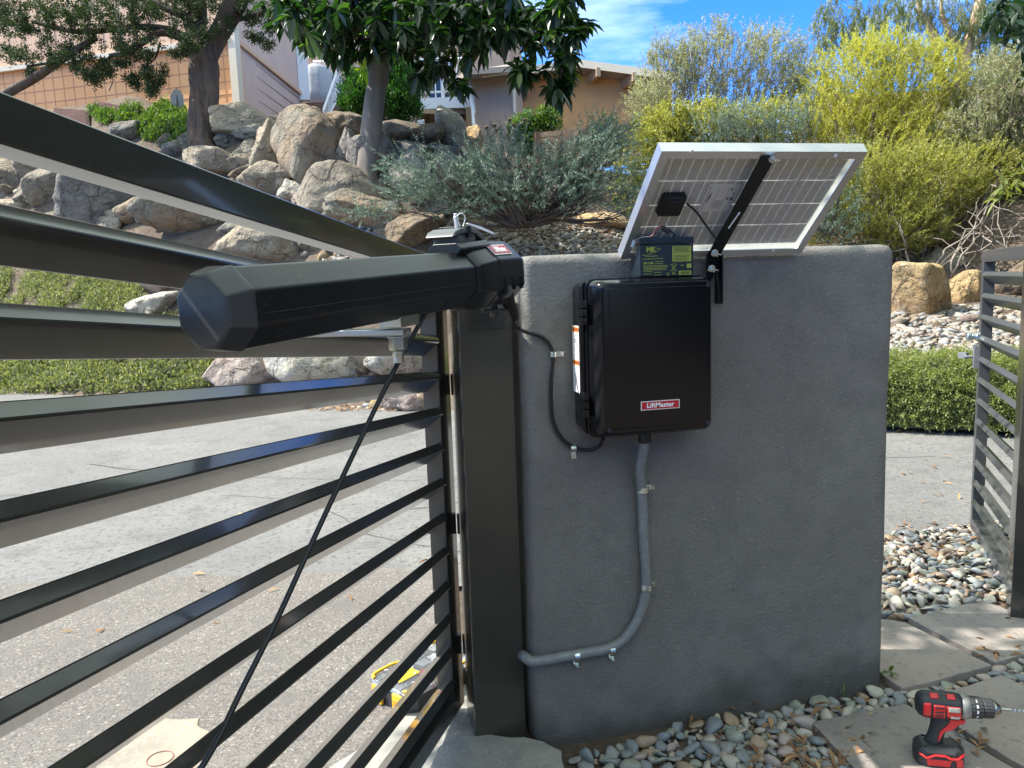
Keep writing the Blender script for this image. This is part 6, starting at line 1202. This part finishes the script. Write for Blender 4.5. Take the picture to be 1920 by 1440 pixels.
# clutch numbers as short white marks
mb = MB()
for k, t_ in enumerate((-.95, -.45, .05, .55, 1.05)): add_text(mb, str((5, 4, 3, 2, 1)[k]), .009, Matrix((da, (dn*-math.sin(t_)+Zv*math.cos(t_)), (dn*math.cos(t_)+Zv*math.sin(t_)))).transposed(), DP(.080, .0281*math.cos(t_), zH+.0281*math.sin(t_)), depth=.0002, bold=.0006)
mb.build('clutch_numbers', M_white, DR)
def patch(u0, u1, t0, t1, m, nm, off=.0006, sk=0, nu=6, nt_=6, parent=DR):   # raised panel following the barrel (a range, angle range)
    mb = MB(); vs = []
    for i in range(nu+1):
        for j in range(nt_+1):
            u = u0+(u1-u0)*i/nu; t_ = t0+(t1-t0)*j/nt_; u += sk*(j/nt_-.5); ry, rz = .0315+off, .0345+off
            if u > .035 or u < -.045: ry -= .0015; rz -= .0015
            pw = 2.4; vs.append(DP(u, ry*abs(math.cos(t_))**(2/pw), zH+rz*abs(math.sin(t_))**(2/pw)*math.copysign(1, math.sin(t_))))
    mb.add(vs, [(i*(nt_+1)+j, (i+1)*(nt_+1)+j, (i+1)*(nt_+1)+j+1, i*(nt_+1)+j+1) for i in range(nu) for j in range(nt_)]); o = mb.build(nm, m, parent, smooth=True); sf = o.modifiers.new('s', 'SOLIDIFY'); sf.thickness = .0012; sf.offset = 0; return o
patch(-.050, -.032, -.55, .45, M_dred, 'side_panel', .0008); pl_ = patch(-.026, .002, -.75, .35, M_dred, 'vent_panel', .0010)
for k in range(4): patch(-.022, -.001, -.60+.24*k, -.52+.24*k, M_ink, 'vent_slot', .0022, parent=pl_)
bp_ = patch(.006, .040, -.60, .30, M_dred, 'badge_panel', .0010, sk=-.004); patch(.009, .037, -.02, .24, M_dbr, 'badge_strip', .0022, parent=bp_); patch(.016, .038, -.56, -.34, M_dbr, 'badge_strip', .0022, parent=bp_)
patch(-.032, -.012, .85, 1.4, M_dred, 'top_panel', .0010); patch(.008, .028, .85, 1.4, M_dred, 'top_panel', .0010)
# handle, trigger, foot, battery pack
mb = MB(); hs = []
for a_, z_, wa_, wn_ in ((.012, .137, .036, .020), (.006, .122, .029, .0185), (-.002, .105, .022, .0170), (-.008, .085, .020, .0170), (-.013, .068, .021, .0175), (-.016, .055, .025, .020)): hs.append([DP(a_+wa_*math.cos(2*math.pi*k/20), wn_*math.sin(2*math.pi*k/20), z_) for k in range(20)])
loft(hs, mb); mb.build('handle', M_dblk, DR, smooth=True)
mb = MB(); mb.prism([DP(a_, .0195, z_) for a_, z_ in ((.056, .133), (.052, .124), (.040, .120), (.030, .108), (.022, .102), (.006, .096), (-.002, .078), (-.006, .070), (-.010, .071), (-.004, .098), (.008, .110), (.016, .122), (.018, .134))], -dn*.039); mb.build('handle_panel', M_dred, DR, bevel=.003, seg=3)
mb = MB(); mb.prism([DP(a_, .009, z_) for a_, z_ in ((.040, .121), (.046, .116), (.040, .104), (.030, .100), (.026, .108))], -dn*.018); mb.build('trigger', M_dblk, DR, bevel=.002)
mb = MB(); fp = lambda g_, z_: [DP(a_, n_, z_) for a_, n_ in ((-.058+g_, -.026), (-.062+g_, 0), (-.058+g_, .026), (-.040, .036-g_), (.030, .036-g_), (.052-g_, .026), (.060-g_, .0), (.052-g_, -.026), (.030, -.036+g_), (-.040, -.036+g_))]
loft([fp(0, .034), fp(0, .044), fp(.008, .053), fp(.020, .060)], mb); mb.build('foot', M_dblk, DR, bevel=.002)
mb = MB(); loft([fp(.001, .004), fp(-.001, .012), fp(-.001, .0338)], mb); bt = mb.build('battery_pack', M_dblk, DR, bevel=.003)
mb = MB(); mb.tube([DP(-.056, .029, .038), DP(-.040, .038, .030), DP(-.020, .0385, .040), DP(.004, .0385, .040), DP(.018, .0385, .033), DP(.034, .0375, .033), DP(.052, .028, .042)], .0034, 8); mb.build('red_trim', M_dred, bt, smooth=True)
mb = MB(); mb.prism([DP(.030, .0385, .030), DP(.048, .031, .030), DP(.052, .030, .010), DP(.034, .0385, .008)], -dn*.004); mb.prism([DP(-.040, .0385, .028), DP(.020, .0385, .028), DP(.016, .0385, .010), DP(-.036, .0385, .010)], -dn*.003); mb.build('red_panel', M_dred, bt, bevel=.001)
